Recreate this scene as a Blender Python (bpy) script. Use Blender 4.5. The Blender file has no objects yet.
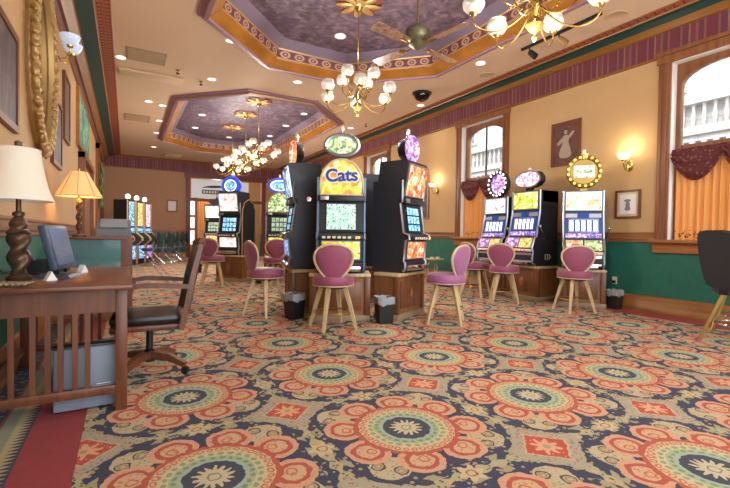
import bpy, bmesh, math, random
from math import sin, cos, pi, sqrt, radians, atan2, hypot
from mathutils import Vector, Matrix
random.seed(7)
SC = bpy.context.scene
COL = SC.collection

# ------------------------------------------------------------------ materials
def lin(h):
    h = h.lstrip('#'); r = []
    for i in (0, 2, 4):
        c = int(h[i:i+2], 16)/255
        r.append(c/12.92 if c <= .04045 else ((c+.055)/1.055)**2.4)
    return (r[0], r[1], r[2], 1)

class S:
    """tiny node-graph algebra over shader sockets"""
    def __init__(s, nt, v): s.nt, s.v = nt, v
    def _m(s, op, *a):
        n = s.nt.nodes.new('ShaderNodeMath'); n.operation = op
        for i, x in enumerate((s,)+a):
            if isinstance(x, S): s.nt.links.new(x.v, n.inputs[i])
            else: n.inputs[i].default_value = x
        return S(s.nt, n.outputs[0])
    def __add__(s, o): return s._m('ADD', o)
    def __radd__(s, o): return s._m('ADD', o)
    def __sub__(s, o): return s._m('SUBTRACT', o)
    def __rsub__(s, o): return (s._m('MULTIPLY', -1.0))._m('ADD', o)
    def __mul__(s, o): return s._m('MULTIPLY', o)
    def __rmul__(s, o): return s._m('MULTIPLY', o)
    def __truediv__(s, o): return s._m('DIVIDE', o)
    def lt(s, o): return s._m('LESS_THAN', o)
    def gt(s, o): return s._m('GREATER_THAN', o)
    def abs(s): return s._m('ABSOLUTE')
    def fract(s): return s._m('FRACT')
    def floor(s): return s._m('FLOOR')
    def sin(s): return s._m('SINE')
    def cos(s): return s._m('COSINE')
    def sqrt(s): return s._m('SQRT')
    def atan2(s, o): return s._m('ARCTAN2', o)
    def mn(s, o): return s._m('MINIMUM', o)
    def mx(s, o): return s._m('MAXIMUM', o)
    def between(s, a, b): return s.gt(a)*s.lt(b)

def hyp(a, b): return (a*a+b*b).sqrt()

class M:
    """material under construction"""
    def __init__(s, name, base='808080', rough=.5, metal=0.0, **k):
        m = bpy.data.materials.new(name); m.use_nodes = True
        s.m = m; s.nt = m.node_tree; s.b = s.nt.nodes['Principled BSDF']
        s.b.inputs['Base Color'].default_value = lin(base)
        s.b.inputs['Roughness'].default_value = rough
        s.b.inputs['Metallic'].default_value = metal
        for kk, v in k.items(): s.b.inputs[kk.replace('_', ' ')].default_value = v
    def coord(s, which='Object'):
        t = s.nt.nodes.new('ShaderNodeTexCoord'); x = s.nt.nodes.new('ShaderNodeSeparateXYZ')
        s.nt.links.new(t.outputs[which], x.inputs[0])
        s.vec = t.outputs[which]
        return [S(s.nt, x.outputs[i]) for i in range(3)]
    def comb(s, x, y, z=0.0):
        c = s.nt.nodes.new('ShaderNodeCombineXYZ')
        for i, q in enumerate((x, y, z)):
            if isinstance(q, S): s.nt.links.new(q.v, c.inputs[i])
            else: c.inputs[i].default_value = q
        return c.outputs[0]
    def noise(s, vec, scale, detail=2.0, dist=0.0):
        n = s.nt.nodes.new('ShaderNodeTexNoise'); s.nt.links.new(vec, n.inputs['Vector'])
        n.inputs['Scale'].default_value = scale; n.inputs['Detail'].default_value = detail
        n.inputs['Distortion'].default_value = dist
        return S(s.nt, n.outputs['Fac'])
    def vor(s, vec, scale, out='Distance', feature='F1'):
        n = s.nt.nodes.new('ShaderNodeTexVoronoi'); n.feature = feature
        s.nt.links.new(vec, n.inputs['Vector']); n.inputs['Scale'].default_value = scale
        return S(s.nt, n.outputs[out])
    def mix(s, fac, a, b):
        n = s.nt.nodes.new('ShaderNodeMix'); n.data_type = 'RGBA'
        if isinstance(fac, S): s.nt.links.new(fac.v, n.inputs[0])
        else: n.inputs[0].default_value = fac
        for i, q in ((6, a), (7, b)):
            if isinstance(q, S): s.nt.links.new(q.v, n.inputs[i])
            elif isinstance(q, str): n.inputs[i].default_value = lin(q)
            else: n.inputs[i].default_value = q
        return S(s.nt, n.outputs[2])
    def ramp(s, fac, stops, const=False):
        n = s.nt.nodes.new('ShaderNodeValToRGB'); s.nt.links.new(fac.v, n.inputs[0])
        cr = n.color_ramp
        if const: cr.interpolation = 'CONSTANT'
        while len(cr.elements) < len(stops): cr.elements.new(.5)
        for e, (p, c) in zip(cr.elements, stops): e.position = p; e.color = lin(c)
        return S(s.nt, n.outputs[0])
    def base(s, c): s.nt.links.new(c.v, s.b.inputs['Base Color']); return s
    def emit(s, c, strength=1.0):
        if isinstance(c, S): s.nt.links.new(c.v, s.b.inputs['Emission Color'])
        else: s.b.inputs['Emission Color'].default_value = lin(c)
        s.b.inputs['Emission Strength'].default_value = strength; return s
    def bump(s, h, strength=.3, dist=.01):
        n = s.nt.nodes.new('ShaderNodeBump'); s.nt.links.new(h.v, n.inputs['Height'])
        n.inputs['Strength'].default_value = strength; n.inputs['Distance'].default_value = dist
        s.nt.links.new(n.outputs[0], s.b.inputs['Normal']); return s

def wood(name, a, b, rough=.35, scale=3.0, stretch=(1, 1, .08)):
    m = M(name, a, rough)
    x, y, z = m.coord()
    v = m.comb(x*stretch[0], y*stretch[1], z*stretch[2])
    n = m.noise(v, scale*9, 4, .4)
    m.base(m.mix((n*2.2-.6).mx(0.0).mn(1.0), a, b))
    return m.m

MT = {}
MT['oak'] = wood('oak_wood', '9c6c40', '7c4e2a')
MT['oak_dark'] = wood('dark_oak', '85563a', '643c24')
MT['desk_wood'] = wood('desk_mahogany', '7d4a2e', '5a3020', .28, 3, (.08, 1, 1))
MT['desk_leg'] = wood('desk_leg_mahogany', '7d4a2c', '5a301c', .35)
MT['trim_y'] = wood('trim_oak_y', 'a5713a', '80501f', .35, 2, (1, .06, 1))
MT['trim_x'] = wood('trim_oak_x', 'a5713a', '80501f', .35, 2, (.06, 1, 1))
MT['trim_z'] = wood('trim_oak_z', '9a6440', '7a4a2a', .35, 2)
MT['rim_wood'] = wood('golden_rim_wood', 'b87a35', '95601f', .3, 1, (.3, .3, 1))
MT['light_wood'] = wood('blond_wood', 'd6c094', 'bfa474', .4)
MT['rail'] = wood('chair_rail_wood', 'a87444', '7c4c28', .35, 2, (.06, .06, 1))
MT['sill'] = wood('sill_wood', 'b5763f', '8c5226', .35, 2, (1, .06, 1))
MT['maroon_wood'] = M('maroon_painted_wood', '6e3530', .5).m
MT['black'] = M('black_metal', '1c1e22', .35).m
MT['blackside'] = M('black_cabinet_side', '2a2c33', .45).m
MT['blackplastic'] = M('black_plastic', '1e1f22', .4).m
MT['silver'] = M('brushed_silver', 'b4bac2', .3, .85).m
MT['chrome'] = M('chrome', 'd8d8dc', .12, 1.0).m
MT['bluesilver'] = M('blue_silver_laminate', '6f8fb0', .3, .5).m
MT['brass'] = M('polished_brass', 'c9a55c', .22, .9).m
MT['brassdull'] = M('antique_brass', 'a8884a', .35, .8).m
MT['gold'] = M('gilded', 'b4935c', .42, .5).m
MT['plumwood'] = M('plum_brown_wood', '80504c', .45).m
MT['lowerpanel'] = M('pale_mauve_metal', 'b8a4b0', .35, .3).m
MT['champagne'] = M('champagne_wood', 'd2bd98', .35).m
MT['white'] = M('white_paint', 'f0ece4', .5).m
MT['cream'] = M('cream_plastic', 'e6dcc4', .5).m
MT['greypanel'] = M('grey_plastic', '7d8794', .5).m
MT['register'] = M('slate_grey_plastic', '5d6b78', .5).m
MT['monitor'] = M('dark_slate_plastic', '3c4a5c', .4).m
MT['leather'] = M('black_leather', '221f1e', .32).m
MT['blueleather'] = M('blue_vinyl', '2c4a72', .35).m
MT['darkvinyl'] = M('dark_blue_grey_vinyl', '2b3038', .45).m
MT['green_gloss'] = M('dark_green_enamel', '16433c', .4).m
MT['tan_arch'] = M('tan_laminate', 'b08a50', .4).m
MT['rubber'] = M('rubber', '151515', .7).m
MT['mirror'] = M('mirror_glass', 'c8c4b8', .08, 1.0).m
MT['liner'] = M('clear_bin_liner', 'c8ccd0', .25, 0, Alpha=.55).m
MT['paper'] = M('white_paper', 'f4f2ee', .6).m
MT['curb'] = M('plinth_wood', '9a8468', .5).m

def fabric(name, c1, c2, rough=.75):
    m = M(name, c1, rough); x, y, z = m.coord()
    n = m.noise(m.vec, 60, 3); m.base(m.mix(n, c1, c2)); m.bump(n, .15, .003)
    m.b.inputs['Sheen Weight'].default_value = .3
    return m.m
MT['plum'] = fabric('plum_vinyl', '8a3f5c', '9c4f6b', .5)
MT['mauve'] = fabric('mauve_vinyl', '9a5a86', 'ab6c98', .5)

def glass(name, col='ffffff', alpha=.12, rough=.03):
    m = M(name, col, rough, 0); m.b.inputs['Alpha'].default_value = alpha
    return m.m
MT['glass'] = glass('window_glass', 'dfeaf0', .08)
MT['caseglass'] = glass('display_case_glass', '88b8b8', .3)
MT['globe'] = M('frosted_lit_globe', 'cfcabf', .15).emit('fff6e4', .22).m
MT['globe'].node_tree.nodes['Principled BSDF'].inputs['Alpha'].default_value = .6
MT['bulb'] = M('lit_bulb', 'ffffff', .3).emit('fff4dc', 1.9).m
MT['downlight'] = M('downlight_lens', 'ffffff', .3).emit('fff6e8', 2.2).m
MT['ring_white'] = M('light_ring_white', 'ffffff', .3).emit('f2f6ff', 1.3).m
MT['offlight'] = M('unlit_lens', 'c9ab88', .5).m

def wallpaint():
    m = M('tan_wall_paint', 'c79a62', .7); x, y, z = m.coord()
    n = m.noise(m.vec, 1.2, 3)
    m.base(m.mix(n, 'bf9764', 'cfab7c')); return m.m
MT['wall'] = wallpaint()
MT['wall_back'] = M('back_wall_paint', 'b58a6a', .7).m
def wainscot():
    m = M('green_wainscot_paint', '1f6a5c', .55); x, y, z = m.coord()
    n = m.noise(m.vec, 7, 4); m.base(m.mix(n, '14594c', '2b7c6a')); return m.m
MT['green'] = wainscot()
def ceil():
    m = M('peach_ceiling_paint', 'd9b08a', .8); x, y, z = m.coord()
    n = m.noise(m.vec, .5, 2); m.base(m.mix(n, 'd8b898', 'e6cbb0')); return m.m
MT['ceiling'] = ceil()
def cofferpaint():
    m = M('purple_mottled_paint', '6f5567', .6); x, y, z = m.coord()
    n = m.noise(m.vec, 9, 5, .6)
    m.base(m.ramp(n, [(.3, '4c4050'), (.5, '695666'), (.7, '8b7680')]))
    m.bump(n, .4, .02); return m.m
MT['coffer'] = cofferpaint()
MT['lavender'] = M('lavender_cove_paint', '7c6c80', .6).m
MT['mauve_mold'] = M('mauve_moulding_paint', '9a7288', .45).m

def stripes(axis):
    m = M('striped_frieze_'+axis, '6a2c38', .6); x, y, z = m.coord()
    a = x if axis == 'x' else y
    t = (a/.42).fract()
    c = m.ramp(t, [(0, '74323f'), (.22, '8e5f56'), (.28, '6e3444'), (.42, '8a5c5c'), (.5, '7c3a44'), (.64, '9a7668'), (.69, '6c3446'), (.86, '8a5c5a'), (.92, '70303c')], True)
    n = m.noise(m.vec, 14, 2)
    m.base(m.mix((n*.5), c, '6a3038')); return m.m
MT['frieze_x'] = stripes('x'); MT['frieze_y'] = stripes('y')

def scroll(name, bg, fg, su=5.0):
    # running scroll band, UV: u = metres along, v = 0..1 across
    m = M(name, bg, .55); u, v, w = m.coord('UV')
    a = (u*su).fract()-.5; b = (v-.5)*.95
    r = hyp(a, b)
    k = r.between(.2, .36).mx(r.lt(.1)).mx(v.lt(.1)).mx(v.gt(.93))
    m.base(m.mix(k, bg, fg)); m.bump(k, .4, .01); return m.m
MT['scroll'] = scroll('scroll_band', '6b3840', 'b89278', 4.0)
MT['brickband'] = scroll('terracotta_band', '7c3326', 'b5714c', 9.0)

def carpet():
    m = M('medallion_carpet', '2b3446', .92)
    X0, Y0, Z = m.coord()
    nz = m.noise(m.vec, 16, 3); P = .99
    X = X0+(m.noise(m.vec, 22, 3)-.5)*.030; Y = Y0+(m.noise(m.comb(Y0, X0), 22, 3)-.5)*.030
    fine = m.noise(m.vec, 90, 2)
    wob = (nz-.5)*.022
    cu = (X-1.317)/P; cv = (Y-1.84)/P
    u = ((cu+.5).fract()-.5)*P; v = ((cv+.5).fract()-.5)*P
    fu = (cu.fract()-.5)*P; fv = (cv.fract()-.5)*P          # about cell corners
    r = hyp(u, v); a = v.atan2(u)
    vo = m.vor(m.vec, 26); vo2 = m.vor(m.vec, 48); vs = m.vor(m.vec, 15)
    navy, cream, peach, red, olive, rust, aqua = '1e2e50', 'd2bc8e', 'e09b6c', 'b8452f', '8f9a72', 'a23a2c', '9fb8ac'
    col = m.mix(fine.gt(.64), navy, '2a3b62')
    # scattered leaves over the ground
    col = m.mix((vo.lt(.26)*r.gt(.40)), col, 'a39a78')
    # garlands along the cell borders
    ax = fu.abs().mn(fv.abs()); al = fu.abs().mx(fv.abs())
    gw = .024+(al*62.0).sin()*.012+wob
    gar = ax.lt(gw)
    gcol = m.mix(vo2.lt(.33), 'b7ac84', '55604f'); gcol = m.mix(vs.lt(.25), gcol, 'd0ab80')
    col = m.mix(gar, col, gcol)
    lf = ((al*38.0)+(ax*30.0)).sin()*.5+.5
    col = m.mix(ax.between(.03, .07)*(lf.gt(.5))*(nz.gt(.46)), col, 'a8a07c')
    # small blossoms at the border midpoints
    for (p, q) in ((fu, v), (u, fv)):
        rr = hyp(p, q); an = q.atan2(p)
        fl = rr.lt(.055+(an*6.0).cos()*.014)
        col = m.mix(fl, col, 'cdbb90'); col = m.mix(rr.between(.018, .026), col, 'a0603f')
    # fans on the diagonals
    du = u.abs()-.292; dv = v.abs()-.292
    rf = hyp(du, dv)
    col = m.mix(rf.lt(.095+wob), col, m.mix(vo2.lt(.26), 'c4b48e', '8c8470'))
    ex = hyp(u.abs()-.335, v.abs()-.262).mn(hyp(u.abs()-.262, v.abs()-.335))
    col = m.mix(ex.between(.026, .034), col, '3a3f4a')
    col = m.mix(ex.between(.012, .022), col, 'a88a64')
    # diamonds on the cell corners
    d1 = fu.abs()+fv.abs()
    col = m.mix(d1.lt(.235+wob*1.5), col, m.mix(vo2.lt(.3), 'ada58c', 'a86a60'))
    col = m.mix(d1.lt(.150), col, 'c9b48e')
    fr = hyp(fu, fv); fa = fv.atan2(fu)
    dm = m.mix((fr.lt(.06+(fa*8.0).cos()*.02)), 'bf4a34', 'e2a884')
    dm = m.mix(vo2.lt(.2), dm, 'e8b48c')
    dm = m.mix(fr.lt(.02), dm, 'a9a070')
    col = m.mix(d1.lt(.135), col, dm)
    # eight lobes
    q = pi/4
    la = ((a/q).fract()-.5)*q
    lx = r*la.cos()-.335; ly = r*la.sin()
    rl = hyp(lx, ly*.92)
    col = m.mix(rl.lt(.106+wob*.8), col, m.mix(vo2.lt(.22), 'd8a482', 'c98a68'))
    col = m.mix(rl.between(.050+wob*.5, .076+wob*.8), col, 'b8503e')
    sw = hyp(lx+.012, ly-.012)
    col = m.mix(rl.lt(.055), col, m.mix(vo2.lt(.30), 'd4ae88', 'c48060'))
    col = m.mix(sw.between(.018, .027), col, 'c46a48')
    col = m.mix((lx.lt(-.045))*(rl.lt(.11))*(ly.abs().lt(.02)), col, red)
    # between the lobes a cream wedge
    # rings
    col = m.mix(r.lt(.282+(a*32.0).cos()*.007), col, 'bb5440')
    col = m.mix(r.lt(.256), col, 'd8b88c')
    dots = hyp((a*(36/(2*pi))).fract()-.5, (r-.236)*26.0)
    col = m.mix(dots.between(.22, .42), col, 'bd7458')
    col = m.mix(r.lt(.215), col, 'cfc398')
    dots2 = hyp((a*(28/(2*pi))).fract()-.5, (r-.195)*26.0)
    col = m.mix(dots2.lt(.34), col, '8da27c')
    col = m.mix(r.lt(.176), col, 'a9b58a')
    dots3 = hyp((a*(24/(2*pi))).fract()-.5, (r-.158)*30.0)
    col = m.mix(dots3.lt(.30), col, '6f9478')
    col = m.mix(r.lt(.143), col, aqua)
    col = m.mix(r.lt(.127), col, '2a3a50')
    col = m.mix(r.lt(.072+(a*14.0).cos()*.018), col, 'cbbf9c')
    col = m.mix(r.between(.022, .03), col, '7f8a70')
    # red edge strip along both side walls
    E = m.mix(nz, '8e2430', 'a5303a')
    navyL = m.mix(vo.lt(.3), navy, '8a8c84')
    X, Y = X0, Y0
    col = m.mix(X.lt(-.19), col, E)
    tooth = ((Y*28.0).fract()-.5).abs()*.10
    col = m.mix(X.lt(-.425), col, navy)
    col = m.mix((X+tooth).lt(-.43), col, 'b9a878')
    col = m.mix(X.lt(-.50), col, '8c9480'); col = m.mix(X.lt(-.56), col, 'a83a34')
    col = m.mix(X.lt(-.575), col, navyL)
    col = m.mix(X.gt(6.05), col, m.mix(nz, 'a03038', 'b0403f'))
    m.base(m.mix(fine*.24+.04, col, '857868'))
    m.bump(fine, .25, .004)
    return m.m
MT['carpet'] = carpet()

# lit artwork panels -----------------------------------------------------
def art(name, cols, scale=9.0, strength=.9, seed=0.0):
    m = M(name, '111111', .25); x, y, z = m.coord()
    v = m.comb(x+seed, y, z*1.0)
    n = m.noise(v, scale, 3, 1.2)
    st = [(.3+.4*i/(len(cols)-1), c) for i, c in enumerate(cols)]
    c = m.ramp(n, st)
    vv = m.vor(v, scale*3)
    c = m.mix(vv.lt(.15), c, cols[-1])
    c = m.mix((m.vor(v, scale*.8).lt(.22)), c, m.mix(.5, cols[-1], cols[-2]))
    c = m.mix(.12, c, '8a8478')
    m.base(c); m.emit(c, strength); return m.m
def screen_grid(name, bg, cells, nx, nz, x0, x1, z0, z1, strength=1.0, fx=.42, fz=.40):
    m = M(name, bg, .2); x, y, z = m.coord()
    a = (((x-x0)/(x1-x0))*nx).fract()-.5; b = (((z-z0)/(z1-z0))*nz).fract()-.5
    k = (a.abs().lt(fx))*(b.abs().lt(fz))
    vv = m.vor(m.vec, 38); n = m.noise(m.vec, 16, 2)
    cc = m.ramp(n, [(.3, cells[0]), (.5, cells[1]), (.7, cells[2])])
    cc = m.mix(vv.lt(.3), cc, cells[3])
    c = m.mix(k, bg, cc); m.base(c); m.emit(c, strength); return m.m
MT['a_yellow'] = art('amber_artwork', ['8a4a10', 'd9901c', 'f6c93a', 'fff3b0'], 7, .95)
MT['a_yellow2'] = art('yellow_artwork', ['6a4a10', 'e8b81e', 'ffdf4a', 'ffffe0'], 12, .9, 3)
MT['a_multi'] = art('multicolour_artwork', ['3a2a55', 'b04a6a', 'd9a060', 'f0efe0'], 14, .9, 5)
MT['a_red'] = art('red_artwork', ['7a1c14', 'd0482a', 'f0a060', 'fff0e0'], 10, .95, 8)
MT['a_blue'] = art('blue_artwork', ['142a6a', '2a62b8', '7ab0e8', 'f4faff'], 10, 1.0, 2)
MT['a_purple'] = art('purple_artwork', ['2e2060', '6a4aa8', 'c08ad0', 'ffe8ff'], 14, 1.0, 4)
MT['a_green'] = art('green_artwork', ['1e3a24', '5a8a4a', 'b8cf8a', 'fbfff0'], 14, .9, 6)
MT['a_lime'] = art('lime_artwork', ['5a6a10', 'a8b828', 'e0e050', 'fffff0'], 12, .95, 9)
MT['a_white'] = art('pale_artwork', ['8a7a8a', 'd8c8c8', 'f4ece8', 'ffffff'], 12, .95, 7)
MT['a_pink'] = art('pink_artwork', ['8a2a5a', 'd07aa0', 'f0d0d8', 'ffffff'], 14, .95, 11)
MT['a_peach'] = art('peach_artwork', ['c07a40', 'efc890', 'f8ecd4', 'ffffff'], 8, .9, 21)
MT['a_teal'] = art('teal_artwork', ['0f3a50', '2a7a90', '7ac0d0', 'f0ffff'], 16, .9, 12)
MT['a_gold'] = art('gold_artwork', ['6a4a1a', 'b8923a', 'e8cf7a', 'fffbe0'], 16, .9, 13)
MT['s_grid'] = screen_grid('video_reel_grid', '8fb0a4', ['4a8a80', '9cc0b0', 'cfe0d0', '28384a'], 5, 4, -.18, .18, .52, .84, .95)
MT['s_green'] = screen_grid('video_screen_green', '20382c', ['3a6a5a', '7aa090', 'b0b8a0', 'd06a5a'], 4, 3, -.17, .17, .50, .83, .9)
MT['s_blue'] = screen_grid('video_screen_blue', '102c50', ['2a7ac0', '5ab0e0', 'c0e0f0', 'f0f8ff'], 4, 3, -.17, .17, .50, .83, 1.0)
MT['reels'] = screen_grid('white_reels', '16306a', ['ffffff', 'f0f4ff', 'dfe6f8', '9aa0c0'], 5, 1, -.20, .20, .56, .75, 1.25, .34, .42)
MT['reels'] = MT['reels']
MT['glassblue'] = M('blue_reel_glass', '1a3a7c', .2).emit('1d3f86', .55).m
MT['doorway_bright'] = M('bright_white_pane', 'ffffff', .5).emit('f2f0ea', .85).m

# ------------------------------------------------------------------ geometry
class MB:
    def __init__(s): s.v, s.f, s.mi, s.sm, s.uv = [], [], [], [], {}
    def add(s, vs, fs, mi=0, sm=False, mat=None):
        o = len(s.v)
        for p in vs:
            p = Vector(p)
            if mat: p = mat @ p
            s.v.append(tuple(p))
        for f in fs: s.f.append([o+i for i in f]); s.mi.append(mi); s.sm.append(sm)
        return s
    def box(s, x0, x1, y0, y1, z0, z1, mi=0, mat=None, bev=0):
        if bev <= 0:
            vs = [(x0,y0,z0),(x1,y0,z0),(x1,y1,z0),(x0,y1,z0),(x0,y0,z1),(x1,y0,z1),(x1,y1,z1),(x0,y1,z1)]
            return s.add(vs, [(0,3,2,1),(4,5,6,7),(0,1,5,4),(1,2,6,5),(2,3,7,6),(3,0,4,7)], mi, False, mat)
        bm = bmesh.new(); bmesh.ops.create_cube(bm, size=1)
        for v in bm.verts:
            v.co = Vector(((x0+x1)/2+v.co.x*(x1-x0), (y0+y1)/2+v.co.y*(y1-y0), (z0+z1)/2+v.co.z*(z1-z0)))
        bmesh.ops.bevel(bm, geom=bm.edges[:], offset=bev, segments=2, profile=.5, affect='EDGES')
        s.bm(bm, mi, False, mat); return s
    def bm(s, bm, mi=0, sm=False, mat=None):
        bm.verts.index_update()
        s.add([v.co.copy() for v in bm.verts], [[v.index for v in f.verts] for f in bm.faces], mi, sm, mat); bm.free(); return s
    def lathe(s, prof, n=20, mi=0, sm=True, mat=None, sx=1, sy=1):
        vs, fs = [], []
        for (r, z) in prof:
            for k in range(n): a = 2*pi*k/n; vs.append((r*cos(a)*sx, r*sin(a)*sy, z))
        for i in range(len(prof)-1):
            for k in range(n):
                k2 = (k+1) % n; fs.append((i*n+k, i*n+k2, (i+1)*n+k2, (i+1)*n+k))
        if prof[0][0] > 1e-5: fs.append(tuple(reversed(range(n))))
        if prof[-1][0] > 1e-5: fs.append(tuple(range((len(prof)-1)*n, len(prof)*n)))
        return s.add(vs, fs, mi, sm, mat)
    def lathe_open(s, prof, n=20, mi=0, mat=None, lobes=0, amp=0):
        vs, fs = [], []
        for (r, z) in prof:
            for k in range(n):
                a = 2*pi*k/n; rr = r*(1+amp*cos(lobes*a)) if lobes else r
                vs.append((rr*cos(a), rr*sin(a), z))
        for i in range(len(prof)-1):
            for k in range(n):
                k2 = (k+1) % n; fs.append((i*n+k, i*n+k2, (i+1)*n+k2, (i+1)*n+k))
        return s.add(vs, fs, mi, True, mat)
    def tube(s, pts, r, n=8, mi=0, closed=False, mat=None, rect=None):
        pts = [Vector(p) for p in pts]; vs, fs = [], []; m = len(pts)
        up = Vector((0, 0, 1)); rr = r if isinstance(r, (list, tuple)) else [r]*m
        prev = None
        for i, p in enumerate(pts):
            if closed: t = pts[(i+1) % m]-pts[i-1]
            else: t = pts[min(i+1, m-1)]-pts[max(i-1, 0)]
            t.normalize()
            if prev is None:
                a = t.cross(up)
                if a.length < .05: a = t.cross(Vector((1, 0, 0)))
                a.normalize()
            else:
                a = prev-t*prev.dot(t); a.normalize()
            prev = a; b = t.cross(a)
            for k in range(n):
                an = 2*pi*k/n+(pi/4 if n == 4 else 0)
                vs.append(p+(a*cos(an)+b*sin(an))*rr[i])
        for i in range(m if closed else m-1):
            j = (i+1) % m
            for k in range(n):
                k2 = (k+1) % n; fs.append((i*n+k, i*n+k2, j*n+k2, j*n+k))
        if not closed: fs.append(tuple(reversed(range(n)))); fs.append(tuple(range((m-1)*n, m*n)))
        return s.add(vs, fs, mi, n > 4, mat)
    def prism(s, pts, a0, a1, axis='y', mi=0, mat=None, sm=False):
        """extrude a 2-D outline along an axis; axis y: pts=(x,z); axis x: pts=(y,z); axis z: pts=(x,y)"""
        n = len(pts); vs = []
        for a in (a0, a1):
            for (p, q) in pts:
                vs.append({'y': (p, a, q), 'x': (a, p, q), 'z': (p, q, a)}[axis])
        fs = [tuple(range(n)), tuple(reversed(range(n, 2*n)))]
        for i in range(n):
            j = (i+1) % n; fs.append((i, i+n, j+n, j))
        return s.add(vs, fs, mi, False, mat)
    def ell(s, c, r, n=14, m=8, mi=0, mat=None):
        prof = [(sin(pi*i/m), -cos(pi*i/m)) for i in range(m+1)]
        vs, fs = [], []
        for (pr, pz) in prof:
            for k in range(n): a = 2*pi*k/n; vs.append((c[0]+r[0]*pr*cos(a), c[1]+r[1]*pr*sin(a), c[2]+r[2]*pz))
        for i in range(m):
            for k in range(n): k2 = (k+1) % n; fs.append((i*n+k, i*n+k2, (i+1)*n+k2, (i+1)*n+k))
        return s.add(vs, fs, mi, True, mat)
    def build(s, name, mats, parent=None, **props):
        me = bpy.data.meshes.new(name); me.from_pydata(s.v, [], s.f)
        if not isinstance(mats, (list, tuple)): mats = [mats]
        for m in mats: me.materials.append(MT[m] if isinstance(m, str) else m)
        me.polygons.foreach_set('material_index', s.mi)
        me.polygons.foreach_set('use_smooth', s.sm)
        me.update()
        bm = bmesh.new(); bm.from_mesh(me)
        bmesh.ops.remove_doubles(bm, verts=bm.verts[:], dist=1e-6)
        bmesh.ops.recalc_face_normals(bm, faces=bm.faces[:]); bm.to_mesh(me); bm.free()
        if hasattr(me, 'set_sharp_from_angle'): me.set_sharp_from_angle(angle=radians(40))
        o = bpy.data.objects.new(name, me); COL.objects.link(o)
        if parent: o.parent = parent
        for k, v in props.items(): o[k] = v
        return o

def at(o, x, y, z, rz=0):
    o.location = (x, y, z); o.rotation_euler = (0, 0, rz); return o
def tag(o, label, cat, group=None, kind=None):
    if label: o['label'] = label
    if cat: o['category'] = cat
    if group: o['group'] = group
    if kind: o['kind'] = kind
    return o
def thing(name, label, cat, loc=(0, 0, 0), rz=0, group=None):
    o = bpy.data.objects.new(name, None); COL.objects.link(o); o.empty_display_size = .1
    at(o, *loc, rz); return tag(o, label, cat, group)
def struct(o): o['kind'] = 'structure'; return o
CH = {}
def copy_tree(src, parent=None):
    c = src.copy(); COL.objects.link(c)
    if parent: c.parent = parent
    for ch in [o for o in list(COL.objects) if o.parent == src]: copy_tree(ch, c)
    return c
def dup(src, loc, rz, label, group=None):
    c = copy_tree(src); at(c, *loc, rz); c['label'] = label
    if group: c['group'] = group
    return c
def textmesh(s, size, mat, parent, name, M4, extrude=.002, bold=0.0):
    cu = bpy.data.curves.new('lettering', 'FONT'); cu.body = s; cu.size = size
    cu.align_x = 'CENTER'; cu.align_y = 'CENTER'; cu.extrude = extrude; cu.offset = bold
    o = bpy.data.objects.new('lettering', cu); COL.objects.link(o)
    bpy.context.view_layer.update()
    me = bpy.data.meshes.new_from_object(o.evaluated_get(bpy.context.evaluated_depsgraph_get()))
    bpy.data.objects.remove(o); bpy.data.curves.remove(cu)
    me.transform(M4); me.materials.clear(); me.materials.append(MT[mat])
    n = bpy.data.objects.new(name, me); COL.objects.link(n); n.parent = parent
    return n
RX90 = Matrix.Rotation(pi/2, 4, 'X')   # XY plane -> XZ plane, facing -Y
LP = dict(ch=75, chu=22, dl=26, sc=5, w=3.4, exp=0.35)
# ------------------------------------------------------------------ room
XL, XR, YB, YF, ZC = -.74, 6.5, 19.13, -2.4, 4.05
FB = 3.58        # frieze bottom
RAIL = 1.0
WIN = [(1.80, 3.00), (5.95, 7.15), (10.20, 11.40), (14.45, 15.65)]
WZ0, WZ1 = 1.02, 3.46

struct(MB().box(XL-.3, XR+.3, YF, YB, -.1, 0).build('floor', 'carpet'))

# right wall with openings (tan above the rail, green below)
b = MB()
ys = [YF]+[q for w in WIN for q in w]+[YB]
for i in range(0, len(ys), 2):
    b.box(XR, XR+.3, ys[i], ys[i+1], RAIL, ZC, 0); b.box(XR, XR+.3, ys[i], ys[i+1], 0, RAIL, 1)
for (a, c) in WIN:
    b.box(XR, XR+.3, a, c, WZ1, ZC, 0); b.box(XR, XR+.3, a, c, 0, WZ0, 1)
struct(b.build('wall_right', ['wall', 'green']))
b = MB()
b.box(XL-.3, XL, YF, YB, RAIL, ZC, 0).box(XL-.3, XL, YF, YB, 0, RAIL, 1)
struct(b.build('wall_left', ['wall', 'green']))
# back wall with the wide doorway
DX0, DX1, DZ = 2.36, 5.4, 3.36
b = MB()
b.box(XL-.3, DX0, YB, YB+.25, RAIL, ZC, 0).box(DX1, XR+.3, YB, YB+.25, RAIL, ZC, 0).box(DX0, DX1, YB, YB+.25, DZ, ZC, 0)
b.box(XL-.3, DX0, YB, YB+.25, 0, RAIL, 1).box(DX1, XR+.3, YB, YB+.25, 0, RAIL, 1)
struct(b.build('wall_back', ['wall_back', 'green']))
# the room beyond the doorway
b = MB()
b.box(DX0-1, DX1+1, YB+3.4, YB+3.5, 0, ZC, 0)
b.box(DX0-1.1, DX0-1, YB+.25, YB+3.5, 0, ZC, 0).box(DX1+1, DX1+1.1, YB+.25, YB+3.5, 0, ZC, 0)
struct(b.build('wall_far_room', 'wall'))
struct(MB().box(DX0-1, DX1+1, YB, YB+3.5, -.1, 0).build('floor', M('far_room_carpet', '8a5a40', .9).m))
struct(MB().box(DX0-1, DX1+1, YB+.25, YB+3.5, ZC, ZC+.1).build('ceiling', 'ceiling'))
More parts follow.
